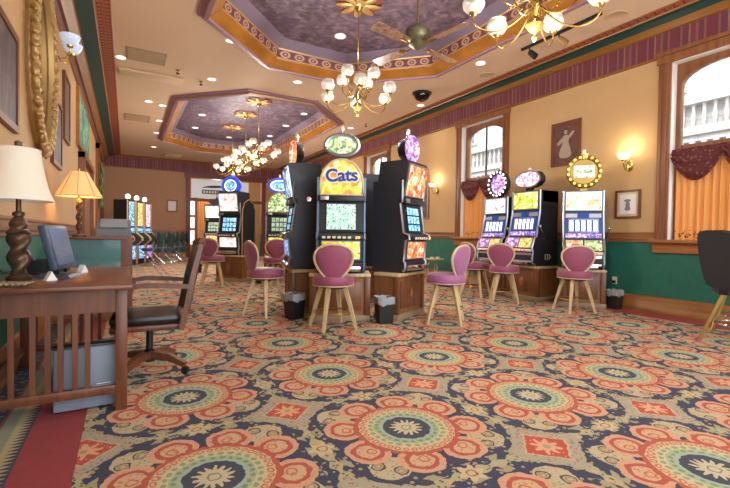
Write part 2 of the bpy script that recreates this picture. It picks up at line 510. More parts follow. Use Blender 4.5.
# doorway casing
d = struct(MB().box(DX0-.16, DX0, YB-.06, YB+.02, 0, DZ+.22).box(DX1, DX1+.16, YB-.06, YB+.02, 0, DZ+.22)
   .box(DX0-.22, DX1+.22, YB-.08, YB+.02, DZ, DZ+.22).box(DX0, DX1, YB-.02, YB+.06, 2.38, 2.50).build('door_1', 'maroon_wood'))

# ceiling with two octagonal openings
def octo(x0, x1, y0, y1, c, off=0.0):
    # off > 0 grows inward
    x0 += off; x1 -= off; y0 += off; y1 -= off; c = c-off*(2-sqrt(2))
    return [(x0+c, y0), (x1-c, y0), (x1, y0+c), (x1, y1-c), (x1-c, y1), (x0+c, y1), (x0, y1-c), (x0, y0+c)]
OCTS = [(.98, 4.95, .2, 7.42, 1.25), (1.02, 4.95, 9.05, 16.3, 1.25)]
bm = bmesh.new()
def loop(pts, z):
    vs = [bm.verts.new((x, y, z)) for x, y in pts]
    for i in range(len(vs)): bm.edges.new((vs[i], vs[(i+1) % len(vs)]))
loop([(XL-.3, YF), (XR+.3, YF), (XR+.3, YB+.25), (XL-.3, YB+.25)], ZC)
for o_ in OCTS: loop(octo(*o_), ZC)
bmesh.ops.triangle_fill(bm, use_beauty=True, edges=bm.edges[:])
struct(MB().bm(bm).build('ceiling', 'ceiling'))

def band_loop(name, o_, segs, mats, parent=None):
    """moulding swept round an octagon; segs = [(off, z, mat)] profile points; UV u=metres, v=0..1 per band"""
    me = bpy.data.meshes.new(name); vs, fs, mi, uvs = [], [], [], []
    for k in range(len(segs)-1):
        o0, z0, m0 = segs[k]; o1, z1, _ = segs[k+1]
        A = octo(*o_, off=o0); B = octo(*o_, off=o1); u = 0
        for i in range(8):
            j = (i+1) % 8; L = hypot(A[j][0]-A[i][0], A[j][1]-A[i][1])
            n = len(vs)
            vs += [(*A[i], z0), (*A[j], z0), (*B[j], z1), (*B[i], z1)]; fs.append((n, n+1, n+2, n+3)); mi.append(m0)
            L2 = round(L*4.0)/4.0
            uvs += [(0, 0), (L2, 0), (L2, 1), (0, 1)]
    me.from_pydata(vs, [], fs)
    for m in mats: me.materials.append(MT[m])
    me.polygons.foreach_set('material_index', mi)
    ul = me.uv_layers.new(name='UVMap')
    for i, q in enumerate(uvs): ul.data[i].uv = q
    o = bpy.data.objects.new(name, me); COL.objects.link(o)
    if parent: o.parent = parent
    return o
CZ = 4.40
for i, o_ in enumerate(OCTS):
    t = struct(band_loop('trim_%d' % (i+1), o_, [(-.14, 4.05, 0), (-.14, 4.02, 0), (-.07, 4.00, 1), (-.06, 3.97, 0), (0, 3.96, 0),
        (.01, 3.99, 2), (.16, 4.10, 2), (.17, 4.12, 3), (.195, 4.27, 1), (.205, 4.285, 4), (.36, CZ, 4)],
        ['mauve_mold', 'gold', 'rim_wood', 'scroll', 'lavender']))
    P8 = octo(*o_, off=.36); me = bpy.data.meshes.new('coffer_panel')
    me.from_pydata([(x, y, CZ) for x, y in P8], [], [tuple(range(8))]); me.materials.append(MT['coffer'])
    c = bpy.data.objects.new('coffer_panel', me); COL.objects.link(c); c.parent = t

# cornice: frieze, wood, green, terracotta
def strip(name, pts, axis, a0, a1, mats, mis, parent=None):
    """open ribbon of profile points swept along an axis, with UV"""
    me = bpy.data.meshes.new(name); vs, fs, uvs = [], [], []
    for k in range(len(pts)-1):
        n = len(vs); (p, z), (q, w) = pts[k], pts[k+1]
        if axis == 'y': vs += [(p, a0, z), (p, a1, z), (q, a1, w), (q, a0, w)]
        else: vs += [(a0, p, z), (a1, p, z), (a1, q, w), (a0, q, w)]
        fs.append((n, n+1, n+2, n+3)); L = a1-a0; uvs += [(0, 0), (L, 0), (L, 1), (0, 1)]
    me.from_pydata(vs, [], fs)
    for m in mats: me.materials.append(MT[m])
    me.polygons.foreach_set('material_index', mis)
    ul = me.uv_layers.new(name='UVMap')
    for i, q in enumerate(uvs): ul.data[i].uv = q
    o = bpy.data.objects.new(name, me); COL.objects.link(o); o['kind'] = 'structure'
    return o
strip('trim_3', [(XR-.001, FB-.03), (XR-.03, FB-.02), (XR-.03, FB), (XR-.012, FB+.005), (XR-.012, 3.90), (XR-.05, 3.905), (XR-.12, 3.96),
    (XR-.14, 3.97), (XR-.22, 4.01), (XR-.30, 4.015), (XR-.31, 4.035), (XR-.44, 4.036), (XR-.45, 4.05)], 'y', YF, YB,
    ['trim_y', 'frieze_y', 'green_gloss', 'brickband'], [0, 0, 0, 1, 0, 0, 0, 2, 2, 0, 3, 0])
strip('trim_4', [(XL+.001, FB-.03), (XL+.03, FB-.02), (XL+.03, FB), (XL+.012, FB+.005), (XL+.012, 3.80), (XL+.05, 3.805), (XL+.14, 3.93),
    (XL+.16, 3.94), (XL+.36, 4.0), (XL+.37, 4.02), (XL+.56, 4.036), (XL+.57, 4.05)], 'y', YF, YB,
    ['trim_y', 'frieze_y', 'green_gloss', 'brickband', 'plumwood'], [0, 0, 0, 4, 4, 0, 0, 2, 0, 3, 0])
strip('trim_5', [(YB-.001, FB-.03), (YB-.03, FB-.02), (YB-.03, FB), (YB-.012, FB+.005), (YB-.012, 3.97), (YB-.05, 3.98), (YB-.10, 4.05)], 'x', XL, XR,
    ['trim_x', 'frieze_x'], [0, 0, 0, 1, 0, 0])

# chair rails and baseboards
def rail_prof(s, x):   # s=+1 left wall (protrudes +x) / -1 right wall
    return [(x, .99), (x+s*.02, .99), (x+s*.02, 1.02), (x+s*.035, 1.03), (x+s*.035, 1.05), (x+s*.015, 1.06), (x+s*.015, 1.10), (x+s*.028, 1.11), (x+s*.028, 1.13), (x, 1.135)]
def base_prof(s, x): return [(x, 0), (x+s*.045, 0), (x+s*.045, .05), (x+s*.03, .07), (x+s*.03, .17), (x+s*.02, .19), (x+s*.02, .215), (x, .225)]
b = MB(); segs = [YF]+[q for w in WIN for q in (w[0]-.14, w[1]+.14)]+[YB]
for i in range(0, len(segs), 2): b.prism(rail_prof(-1, XR), segs[i], segs[i+1], 'y')
struct(b.build('trim_6', 'rail'))
struct(MB().prism(rail_prof(1, XL), YF, YB, 'y').build('trim_7', 'rail'))
struct(MB().prism(rail_prof(-1, YB), XL, DX0-.16, 'x').prism(rail_prof(-1, YB), DX1+.16, XR, 'x').build('trim_8', 'rail'))
struct(MB().prism(base_prof(-1, XR), YF, YB, 'y').build('baseboard_right', 'trim_y'))
struct(MB().prism(base_prof(1, XL), YF, YB, 'y').build('baseboard_left', 'trim_y'))
def fixx(pr): return pr
struct(MB().prism(base_prof(-1, YB), XL, DX0-.16, 'x').prism(base_prof(-1, YB), DX1+.16, XR, 'x').build('baseboard_back', 'trim_x'))

# windows
MT['pleat'] = M('orange_pleated_cloth', 'd8924a', .8).m
_m = MT['pleat'].node_tree
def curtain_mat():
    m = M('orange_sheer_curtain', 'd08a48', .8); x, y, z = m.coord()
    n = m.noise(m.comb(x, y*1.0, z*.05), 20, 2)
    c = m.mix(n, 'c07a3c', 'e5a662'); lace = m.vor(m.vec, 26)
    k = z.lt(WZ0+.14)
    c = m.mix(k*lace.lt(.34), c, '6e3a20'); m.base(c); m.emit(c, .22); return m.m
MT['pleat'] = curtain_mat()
def swag_mat():
    m = M('burgundy_brocade', '6c3030', .8); x, y, z = m.coord()
    n = m.vor(m.vec, 20); c = m.mix(n.lt(.3), '5e262a', '8a5040'); m.base(c); return m.m
MT['swag'] = swag_mat()
for wi, (a, c) in enumerate(WIN[:3]):
    w = thing('window_%d' % (wi+1), None, None, (XR, (a+c)/2, 0)); w['kind'] = 'structure'
    h = (c-a)/2
    # casing on the wall face
    b = MB()
    for s in (-1, 1):
        y0, y1 = (h, h+.15) if s > 0 else (-h-.15, -h)
        b.box(-.03, 0, y0, y1, WZ0-.02, WZ1+.12).box(-.045, -.03, y0+.03, y0+.05, WZ0, WZ1+.1).box(-.045, -.03, y1-.05, y1-.03, WZ0, WZ1+.1)
    b.box(-.05, 0, -h-.17, h+.17, WZ1, WZ1+.13).box(-.08, 0, -h-.2, h+.2, WZ1+.10, WZ1+.15)
    b.build('casing', 'trim_z', w)
    MB().box(0, .2, h-.01, h, WZ0, WZ1).box(0, .2, -h, -h+.01, WZ0, WZ1).box(0, .2, -h, h, WZ1-.01, WZ1).build('reveal', 'white', w)
    MB().box(-.12, .2, -h-.19, h+.19, WZ0-.035, WZ0+.01, bev=.008).box(-.04, 0, -h-.17, h+.17, WZ0-.17, WZ0-.035).box(-.055, 0, -h-.18, h+.18, WZ0-.065, WZ0-.035).build('sill', 'sill', w)
    # arch-headed frame
    zs, rise, t = 3.10, .27, .07
    def arch(hh, zs_, rs, n=14): return [(hh*cos(pi*k/n), zs_+rs*sin(pi*k/n)**.8) for k in range(n+1)]
    b = MB(); hi = h-t
    outer = [(-h, WZ0), (h, WZ0), (h, WZ1), (-h, WZ1)]
    fr = bmesh.new()
    def lp(pts, x):
        vs = [fr.verts.new((x, p, q)) for p, q in pts]
        for i in range(len(vs)): fr.edges.new((vs[i], vs[(i+1) % len(vs)]))
    inner = [(-hi, WZ0+.06), (hi, WZ0+.06)]+arch(hi, zs, rise)
    lp(outer, .12); lp(inner, .12)
    bmesh.ops.triangle_fill(fr, use_beauty=True, edges=fr.edges[:])
    r_ = bmesh.ops.extrude_face_region(fr, geom=fr.faces[:])
    for v in [g for g in r_['geom'] if isinstance(g, bmesh.types.BMVert)]: v.co.x += .07
    b.bm(fr)
    b.tube([(.115, p, q) for p, q in inner], .016, 6, closed=True)
    b.box(.13, .17, -hi, hi, 2.28, 2.33)
    f = b.build('window_frame', 'trim_z', w)
    g = MB(); g.prism(inner, .15, .156, 'x'); g.build('glass', 'glass', w)
    MB().box(.135, .165, -.012, .012, WZ0+.06, zs+rise).build('mullion', 'black' if wi else 'trim_z', w) if wi else None
    # cafe curtain
    ny = 90; vs, fs = [], []
    for i in range(ny+1):
        y = -hi+2*hi*i/ny; dx = .022*sin(i*.9)+.008*sin(i*2.3)
        vs += [(.06+dx, y, WZ0+.012), (.06+dx*.8, y, 2.16)]
    for i in range(ny): fs.append((2*i, 2*i+2, 2*i+3, 2*i+1))
    cc = MB().add(vs, fs, 0, True).build('cafe_curtain', 'pleat'); at(cc, XR, (a+c)/2, 0)
    nm = ['in the nearest window at right, behind the dark blue stool', 'in the second window behind the purple topper machine', 'in the farthest window behind the black slot cabinet'][wi]
    tag(cc, 'orange pleated cafe curtain '+nm, 'curtain', 'orange cafe curtains')
    # rod + swag
    rod = thing('curtain_rod', 'thin metal curtain rod '+nm, 'curtain rod', (XR, (a+c)/2, 2.20), 0, 'curtain rods')
    MB().tube([(.02, -h+.01, 0), (.02, h-.01, 0)], .009, 8).build('rod', 'brassdull', rod)
    MB().ell((.02, -h+.02, 0), (.018, .018, .018)).ell((.02, h-.02, 0), (.018, .018, .018)).build('finial', 'brassdull', rod)
    vs, fs = [], []; ns, nt = 64, 16
    for i in range(ns+1):
        u = i/ns; y = -h+.03+(2*h-.06)*u
        loc = abs(sin(2*pi*u)) ; L = .10+.33*loc**.8
        for j in range(nt+1):
            t_ = j/nt
            z = .035-L*t_+.02*sin(2*pi*u*2)*0
            yy = y+(.05*cos(2*pi*u)*0)
            x = -.015-.03*sin(pi*t_)*loc+.02*sin(t_*16+loc*5)*(.4+t_*.6)+.006*sin(i*1.7)
            vs.append((x, yy, z))
    for i in range(ns):
        for j in range(nt): n = i*(nt+1)+j; fs.append((n, n+nt+1, n+nt+2, n+1))
    sw = MB().add(vs, fs, 0, True)
    sw.tube([(-.02, -h+.03+(2*h-.06)*i/ns, .035-(.10+.33*abs(sin(2*pi*i/ns))**.8)) for i in range(ns+1)], .012, 6)
    so = sw.build('swag_valance', 'swag'); at(so, XR+.0, (a+c)/2, 2.22)
    tag(so, 'burgundy brocade swag valance draped '+nm, 'valance', 'burgundy swag valances')

# pale stone building across the street
bd = thing('building', 'pale stone building with balustrade and blue shuttered windows outside the windows', 'building', (13, 8, 0))
b = MB().box(0, 1, -12, 14, -2, 12)
b.box(-.25, 0, -12, 14, 3.75, 3.95).box(-.15, 0, -12, 14, 3.60, 3.75).box(-.3, 0, -12, 14, 4.55, 4.65).box(-.1, 0, -12, 14, 7.3, 7.5)
for k in range(100): b.box(-.15, 0, -12+k*.26, -11.88+k*.26, 3.48, 3.60)
MTs = M('pale_limestone', 'a8a29c', .8); x_, y_, z_ = MTs.coord()
bz = (z_*2.4).fract().lt(.05).mx(((y_*1.1)+(z_*2.4).floor()*.5).fract().lt(.025))
MTs.base(MTs.mix(bz, 'b9b6b2', '96928e')); MT['stone'] = MTs.m
b.build('facade', 'stone', bd)
b = MB()
for k in range(110):
    y = -12+k*.235; b.lathe([(.05, 3.95), (.03, 4.05), (.065, 4.2), (.035, 4.4), (.05, 4.55)], 6, mat=Matrix.Translation((-.15, y, 0)))
b.build('balustrade', 'stone', bd, kind='stuff')
MT['shut'] = M('blue_grey_shutter', '6f8498', .6).m
for k in range(9):
    y = -9.4+k*2.55*1.0
    wf = MB().box(-.12, 0, y-.62, y+.62, 4.95, 6.75).build('window_surround', 'stone', bd)
    b = MB().box(-.15, -.12, y-.5, y+.5, 5.05, 6.6)
    for q in range(14): b.box(-.17, -.15, y-.48, y+.48, 5.08+q*.11, 5.12+q*.11)
    b.build('shutter', 'shut', wf)
st = struct(MB().box(6.8, 13, YF-8, YB+6, -.3, -.2).build('ground', M('asphalt', '8a8a88', .9).m))
# ------------------------------------------------------------------ stools
def shield(s=1.0, n=40):
    # (x, z) outline of the pointed-bottom back, z 0..0.385
    K = [(0, -.005), (.07, .015), (.13, .075), (.18, .15), (.208, .225), (.20, .295), (.155, .35), (.075, .38), (0, .386)]
    pts = K+[(-x, z) for x, z in reversed(K[1:-1])]
    cx, cz = 0, .2
    return [((x-cx)*s+cx, (z-cz)*s+cz) for x, z in pts]
def smooth_loop(P, it=2):
    for _ in range(it):
        Q = []
        for i in range(len(P)):
            a, b_ = P[i], P[(i+1) % len(P)]
            Q += [(a[0]*.75+b_[0]*.25, a[1]*.75+b_[1]*.25), (a[0]*.25+b_[0]*.75, a[1]*.25+b_[1]*.75)]
        P = Q
    return P
def make_stool(label, loc, rz, group=None, fab='plum'):
    t = thing('bar_stool', label, 'stool', loc, rz, group)
    b = MB(); b.lathe([(0, .47), (.185, .47), (.215, .478), (.227, .50), (.230, .545), (.222, .575), (.19, .595), (.1, .603), (0, .605)], 32)
    se = b.build('seat', fab, t)
    b = MB(); b.lathe([(.222, .476), (.229, .476), (.229, .485), (.222, .485)], 32); b.build('welt', 'champagne', se)
    MB().lathe([(0, .44), (.12, .44), (.15, .455), (.15, .472), (0, .472)], 20).build('swivel_plate', 'black', t)
    def yb(z): return .175+.14*z+.05*z*z
    sh = smooth_loop(shield())
    ring = [Vector((x, yb(z)+.55*x*x*-1, z+.545)) for x, z in sh]
    fr = MB(); fr.tube(ring, .0145, 8, closed=True).build('back_frame', 'champagne', t)
    b = MB(); sh2 = smooth_loop(shield(.95)); n = len(sh2)
    for side in (-1, 1):
        vs, fs = [], []; rings = [(1, 0), (.93, .022), (.7, .032), (.35, .036)]
        for (k, d) in rings:
            for (x, z) in sh2:
                xx_, zz = x*k, (z-.2)*k+.2
                vs.append((xx_, yb(zz)-.55*xx_*xx_+side*d, zz+.545))
        vs.append((0, yb(.2)+side*.037, .745))
        for r in range(len(rings)-1):
            for i in range(n): j = (i+1) % n; fs.append((r*n+i, r*n+j, (r+1)*n+j, (r+1)*n+i))
        o = (len(rings)-1)*n
        for i in range(n): fs.append((o+i, o+(i+1) % n, len(vs)-1))
        b.add(vs, fs, 0, True)
    b.build('backrest', fab, t)
    MB().box(-.05, .05, .14, .21, .47, .58, bev=.01).build('back_bracket', fab, t)
    for sx in (-1, 1):
        for sy in (-1, 1):
            la_ = atan2(sy, sx)+radians(24); ca, sa = cos(la_), sin(la_)
            b = MB(); b.tube([(.14*ca, .14*sa, .455), (.195*ca, .195*sa, .28), (.275*ca, .275*sa, 0)], [.031, .028, .019], 4)
            b.build('leg', 'light_wood', t)
    k = .165; b = MB(); b.tube([(.205*cos(2*pi*i/28), .205*sin(2*pi*i/28)+.0, .185) for i in range(28)], .009, 6, closed=True)
    b.build('foot_ring', 'brassdull', t)
    return t
G = 'plum upholstered bar stools'
stool = make_stool('plum bar stool with shield back in front of the yellow Cats slot machine', (2.0, 4.22, 0), radians(180-28))
DL = lambda *a: None
def ang(fx, fy): return atan2(fx, -fy)
stool.rotation_euler[2] = ang(.42, .9)
dup(stool, (1.555, 5.30, 0), ang(1, .12), 'plum bar stool seen side-on, left of the central island of slot machines', None)
st_r = make_stool('mauve bar stool standing right of the central slot island, its narrow back edge-on', (3.34, 3.9, 0), ang(-.35, .94), None, 'mauve')
dup(stool, (5.30, 5.42, 0), ang(1, -.05), 'plum bar stool farthest left at the slot machines along the window wall')
dup(stool, (5.25, 4.74, 0), ang(.9, .44), 'plum bar stool in front of the machine with lime yellow top glass')
dup(stool, (5.48, 3.68, 0), ang(.70, .71), 'plum bar stool in front of the machine with the round crown of yellow bulbs')
dup(stool, (1.50, 8.75, 0), ang(.6, .8), 'plum bar stool in the distance before the machine with a glowing blue ring topper')
dup(stool, (2.52, 7.95, 0), ang(.2, .97), 'plum bar stool partly hidden behind another stool, facing the machine with an oval blue topper')

# dark blue padded stool at the right edge
t = thing('bar_stool', 'dark blue padded bar stool with tall black back at the right edge', 'stool', (5.30, 1.77, 0), ang(.96, -.28))
MB().lathe([(0, .50), (.20, .50), (.235, .52), (.24, .56), (.22, .595), (.1, .61), (0, .61)], 30).build('seat', 'blueleather', t)
K = [(-.15, .50), (.15, .50), (.20, .62), (.215, .85), (.20, 1.02), (.15, 1.08), (-.15, 1.08), (-.20, 1.02), (-.215, .85), (-.20, .62)]
bm = bmesh.new(); vs = [bm.verts.new((x, .20+.22*(z-.5)-.9*x*x, z+.05)) for x, z in smooth_loop(K, 1)]
f = bm.faces.new(vs); r_ = bmesh.ops.extrude_face_region(bm, geom=[f])
for v in [g for g in r_['geom'] if isinstance(g, bmesh.types.BMVert)]: v.co.y += .075
bmesh.ops.bevel(bm, geom=[e for e in bm.edges if e.is_manifold and len(e.link_faces) == 2 and e.calc_face_angle(0) > .8], offset=.02, segments=3, affect='EDGES')
MB().bm(bm).build('backrest', 'darkvinyl', t)
MB().box(-.04, .04, .15, .24, .50, .66).build('back_bracket', 'black', t)
for sx in (-1, 1):
    for sy in (-1, 1):
        MB().tube([(sx*.10, sy*.10, .50), (sx*.23, sy*.23, 0)], [.022, .018], 4).build('leg', 'brassdull', t)
MB().tube([(.2*cos(2*pi*i/28), .2*sin(2*pi*i/28), .2) for i in range(28)], .01, 6, closed=True).build('foot_ring', 'chrome', t)
c = dup(t, (5.98, 2.02, 0), ang(.9, .3), 'second dark padded bar stool behind the right edge one, only its back in view')

# ------------------------------------------------------------------ slot machines
PH = .57
def pedestal(label, cat_loc, rz, w=.70, d=.60, face='front', h=PH, ornament=True):
    t = thing('machine_pedestal', label, 'pedestal', cat_loc, rz)
    MB().box(-w/2+.02, w/2-.02, .02, d, .07, h-.04).build('cabinet_body', 'oak', t)
    MB().box(-w/2-.01, w/2+.01, -.01, d, h-.04, h, bev=.008).build('top_board', 'light_wood', t)
    MB().box(-w/2-.01, w/2+.01, -.02, d, 0, .07, bev=.008).build('plinth', 'curb', t)
    for s in (-1, 1):
        x = s*(w/2-.03)
        MB().box(x-.035, x+.035, -.005, .05, .07, h-.04, bev=.006).build('corner_post', 'oak_dark', t)
    p = MB().box(-w/2+.10, w/2-.10, .005, .02, .13, h-.10, bev=.005)
    fr_ = p.build('front_panel', 'oak_dark', t)
    if ornament:
        MB().lathe([(0, 0), (.06, 0), (.07, .008), (.05, .012), (.045, .006), (.02, .018), (0, .02)], 6, sm=False, mat=Matrix.Translation((0, .005, .31)) @ RX90 @ Matrix.Diagonal((.75, 1.2, 1, 1))).build('carved_rosette', 'oak', t)
    return t

class Mach:
    """front profile (y, z) from bottom to top; y negative = towards player"""
    def __init__(s, label, loc, rz, w, d, prof, side='blackside', top=None):
        s.t = thing('slot_machine', label, 'slot machine', loc, rz, None); s.w, s.d, s.prof = w, d, prof
        b = MB(); pts = [(y, z) for y, z in prof]+[(d, prof[-1][1]), (d, 0)]
        if top: pts = [(y, z) for y, z in prof]+top+[(d, 0)]
        b.prism(pts, -w/2, w/2, 'x'); s.cab = b.build('cabinet', side, s.t)
    def fy(s, z):
        P = s.prof
        for (y0, z0), (y1, z1) in zip(P, P[1:]):
            if z0 <= z <= z1 and z1 > z0: return y0+(y1-y0)*(z-z0)/(z1-z0)
        return P[-1][0]
    def panel(s, name, x0, x1, z0, z1, mat, off=.006, frame=None, fw=.014, parent=None):
        y0, y1 = s.fy(z0+1e-4), s.fy(z1-1e-4)
        o = MB().add([(x0, y0, z0), (x1, y0, z0), (x1, y1, z1), (x0, y1, z1), (x0, y0-off, z0), (x1, y0-off, z0), (x1, y1-off, z1), (x0, y1-off, z1)],
            [(0,3,2,1),(4,5,6,7),(0,1,5,4),(1,2,6,5),(2,3,7,6),(3,0,4,7)]).build(name, mat, parent or s.t)
        if frame:
            q = off+.004
            MB().tube([(x0, y0-q, z0), (x1, y0-q, z0), (x1, y1-q, z1), (x0, y1-q, z1)], fw, 4, closed=True).build(name+'_frame', frame, o)
        return o
    def edges(s, mat='silver', r=.014):
        for sx in (-1, 1):
            MB().tube([(sx*(s.w/2), y-.002, z) for y, z in [(y_, max(z_, .02)) for y_, z_ in s.prof]], r, 6).build('edge_trim', mat, s.t)
    def box(s, name, x0, x1, y0, y1, z0, z1, mat, bev=.006, parent=None): return MB().box(x0, x1, y0, y1, z0, z1, bev=bev).build(name, mat, parent or s.t)
def oval_topper(t, cx, cy, cz, rx, rz_, face, rim, depth=.09, back='black', bulbs=0, bulbmat='bulb', candle=True, inner='black', rimw=.028, lettering=None):
    R_ = Matrix.Translation((cx, cy, cz)) @ RX90
    tp = MB().lathe([(0, -depth), (.8, -depth), (.97, -depth*.6), (1, 0), (0, 0)], 36, mat=Matrix.Translation((cx, cy, cz)) @ RX90 @ Matrix.Diagonal((rx, rz_, 1, 1))).build('topper', back, t)
    MB().lathe([(0, 0), (.82, 0), (.82, .006), (0, .008)], 36, mat=R_ @ Matrix.Diagonal((rx, rz_, 1, 1))).build('sign_face', face, tp)
    MB().tube([(cx+rx*.93*cos(2*pi*i/40), cy-.008, cz+rz_*.93*sin(2*pi*i/40)) for i in range(40)], rimw, 8, closed=True).build('topper_rim', rim, tp)
    for i in range(bulbs):
        a = 2*pi*i/bulbs; MB().ell((cx+rx*.93*cos(a), cy-.04, cz+rz_*.93*sin(a)), (.019, .019, .019), 10, 6).build('bulb', bulbmat, tp)
    MB().box(cx-.05, cx+.05, cy+.01, cy+depth*.8, cz-rz_-.10, cz-rz_*.9).build('topper_neck', back, tp)
    if candle:
        cb = MB().lathe([(0, 0), (.028, 0), (.028, .02), (.022, .025), (.022, .05), (0, .05)], 14, mat=Matrix.Translation((cx, cy+depth*.4, cz+rz_-.005))).build('candle_base', 'chrome', t)
        MB().lathe([(0, .05), (.024, .05), (.026, .085), (.018, .105), (0, .112)], 14, mat=Matrix.Translation((cx, cy+depth*.4, cz+rz_-.005))).build('candle_light', 'white', cb)
    return tp

PV = [(-.02, 0), (-.05, .06), (-.05, .13), (-.03, .15), (-.05, .40), (-.11, .42), (-.10, .47), (-.02, .50), (.03, .86), (0, .88), (0, .93), (0, 1.10), (.0, 1.15)]
def video(label, loc, rz, screen, belly, topart, top_kind='arch', side='blackside', w=.58, d=.50, trim='silver'):
    m = Mach(label, loc, rz, w, d, PV, side)
    m.edges(trim, .016)
    m.panel('screen_bezel', -w/2+.02, w/2-.02, .503, .858, 'black', .004)
    m.panel('screen', -.18, .18, .52, .84, screen, .012, 'blackplastic', .012)
    m.panel('belly_glass', -w/2+.05, w/2-.05, .17, .39, belly, .006, trim, .011)
    b = m.box('button_deck', -w/2+.02, w/2-.02, -.15, .0, .41, .455, 'blackplastic', .008)
    for k in range(6): m.box('button', -.22+k*.06, -.18+k*.06, -.156, -.145, .418, .446, 'cream', 0.002, b)
    m.box('play_button', .17, .225, -.156, -.145, .416, .448, 'a_gold', .002, b)
    m.box('coin_tray', -w/2+.04, w/2-.04, -.12, .0, .03, .10, 'chrome', .02)
    m.box('crossbar', -w/2-.005, w/2+.005, -.03, .05, .865, .935, 'black', .006)
    bv = m.box('bill_acceptor', -w/2+.03, -w/2+.13, -.045, -.03, .875, .925, 'silver', .004)
    if top_kind == 'arch':
        def arch(hw, z0, h, n=24): return [(-hw, z0)]+[(-hw*cos(pi*k/n), z0+.12+(h-.12)*sin(pi*k/n)) for k in range(n+1)]+[(hw, z0)]
        hd = MB().prism(arch(w/2-.01, .935, .44), .0, d-.06, 'y').build('top_box', side, m.t)
        ar = arch(w/2-.04, .95, .405)
        MB().prism(ar, -.012, 0, 'y').build('top_glass', topart, hd)
        MB().tube([(x, -.008, z) for x, z in arch(w/2-.025, .94, .425)], .016, 8, closed=True).build('top_glass_frame', 'gold' if trim != 'bluesilver' else 'champagne', hd)
    else:
        hd = MB().prism([(-.0, .93), (-.07, 1.36), (-.05, 1.40), (d-.1, 1.40), (d-.04, .93)], -w/2+.01, w/2-.01, 'x').build('top_box', side, m.t)
        def ps(x0, x1, z0, z1, nm, mat, off, par):
            f = lambda z: -.07*(z-.93)/.43
            return MB().add([(x0, f(z0)-off, z0), (x1, f(z0)-off, z0), (x1, f(z1)-off, z1), (x0, f(z1)-off, z1), (x0, f(z0), z0), (x1, f(z0), z0), (x1, f(z1), z1), (x0, f(z1), z1)],
                [(0,3,2,1),(4,5,6,7),(0,1,5,4),(1,2,6,5),(2,3,7,6),(3,0,4,7)]).build(nm, mat, par), f
        g, f = ps(-w/2+.04, w/2-.04, .97, 1.34, 'top_glass', topart, .012, hd)
        MB().tube([(x, f(z)-.016, z) for x, z in ((-w/2+.03, .96), (w/2-.03, .96), (w/2-.03, 1.35), (-w/2+.03, 1.35))], .014, 4, closed=True).build('top_glass_frame', trim, g)
    return m

I3 = Matrix.Translation
# central yellow machine with the cartoon-cat style lettering
m1 = video('front slot machine of the central island, arched yellow glass reading Cats', (2.25, 4.55, PH), ang(-.45, -.89), 's_grid', 'a_yellow2', 'a_yellow', 'arch', 'blackside', .56, .48, 'bluesilver')
textmesh('Cats', .21, 'white', m1.t, 'lettering_outline', I3((0, -.016, 1.17)) @ RX90 @ Matrix.Rotation(.05, 4, 'Z'), .002, .022)
MT['navy'] = M('navy_ink', '1c2c7a', .4).emit('1c2c7a', .5).m
textmesh('Cats', .21, 'navy', m1.t, 'lettering', I3((0, -.020, 1.17)) @ RX90 @ Matrix.Rotation(.05, 4, 'Z'), .002, .006)
tp = oval_topper(m1.t, 0, .10, 1.555, .215, .138, 'a_green', 'silver', .12, 'blackside', inner='green')
MB().tube([(.055*cos(2*pi*i/24), .088, 1.555+.06*sin(2*pi*i/24)) for i in range(24)], .012, 6, closed=True).build('sign_emblem', 'white', tp)
pedestal('wood panelled pedestal under the yellow arched slot machine', (2.25-.02, 4.55-.03, 0), ang(-.45, -.89), .72, .46)

m2 = video('black slot machine left on the central island, side-on with a round red-rimmed topper', (1.97, 5.55, PH), ang(-.975, .20), 's_blue', 'a_blue', 'a_blue', 'slant', 'blackside', .56, .46)
oval_topper(m2.t, 0, .03, 1.56, .20, .17, 'a_white', 'a_red', .12, 'black')
MB().lathe([(0, 0), (.03, 0), (.03, .006), (0, .008)], 16, mat=I3((.283, .20, .93)) @ Matrix.Rotation(pi/2, 4, 'Y')).build('round_sticker', 'a_pink', m2.t)
pedestal('wood panelled pedestal under the left machine of the central island', (1.95, 5.55, 0), ang(-.975, .20), .70, .46)
m3 = video('black slot machine right on the central island with orange top glass', (3.22, 4.43, PH), ang(.45, -.89), 's_blue', 'a_red', 'a_red', 'slant', 'blackside', .58, .43)
oval_topper(m3.t, 0, .03, 1.58, .16, .16, 'a_purple', 'a_purple', .14, 'black')
pedestal('wood panelled pedestal under the right machine of the central island', (3.18, 4.38, 0), ang(.45, -.89), .72, .34)
m4 = video('black slot machine at the rear of the central island, back turned, mostly hidden', (3.36, 5.88, PH), ang(.25, .97), 's_green', 'a_gold', 'a_multi', 'slant', 'blackside', .56, .42)
pedestal('wood panelled pedestal under the rear machine of the central island', (3.36, 5.88, 0), ang(.25, .97), .66, .40)

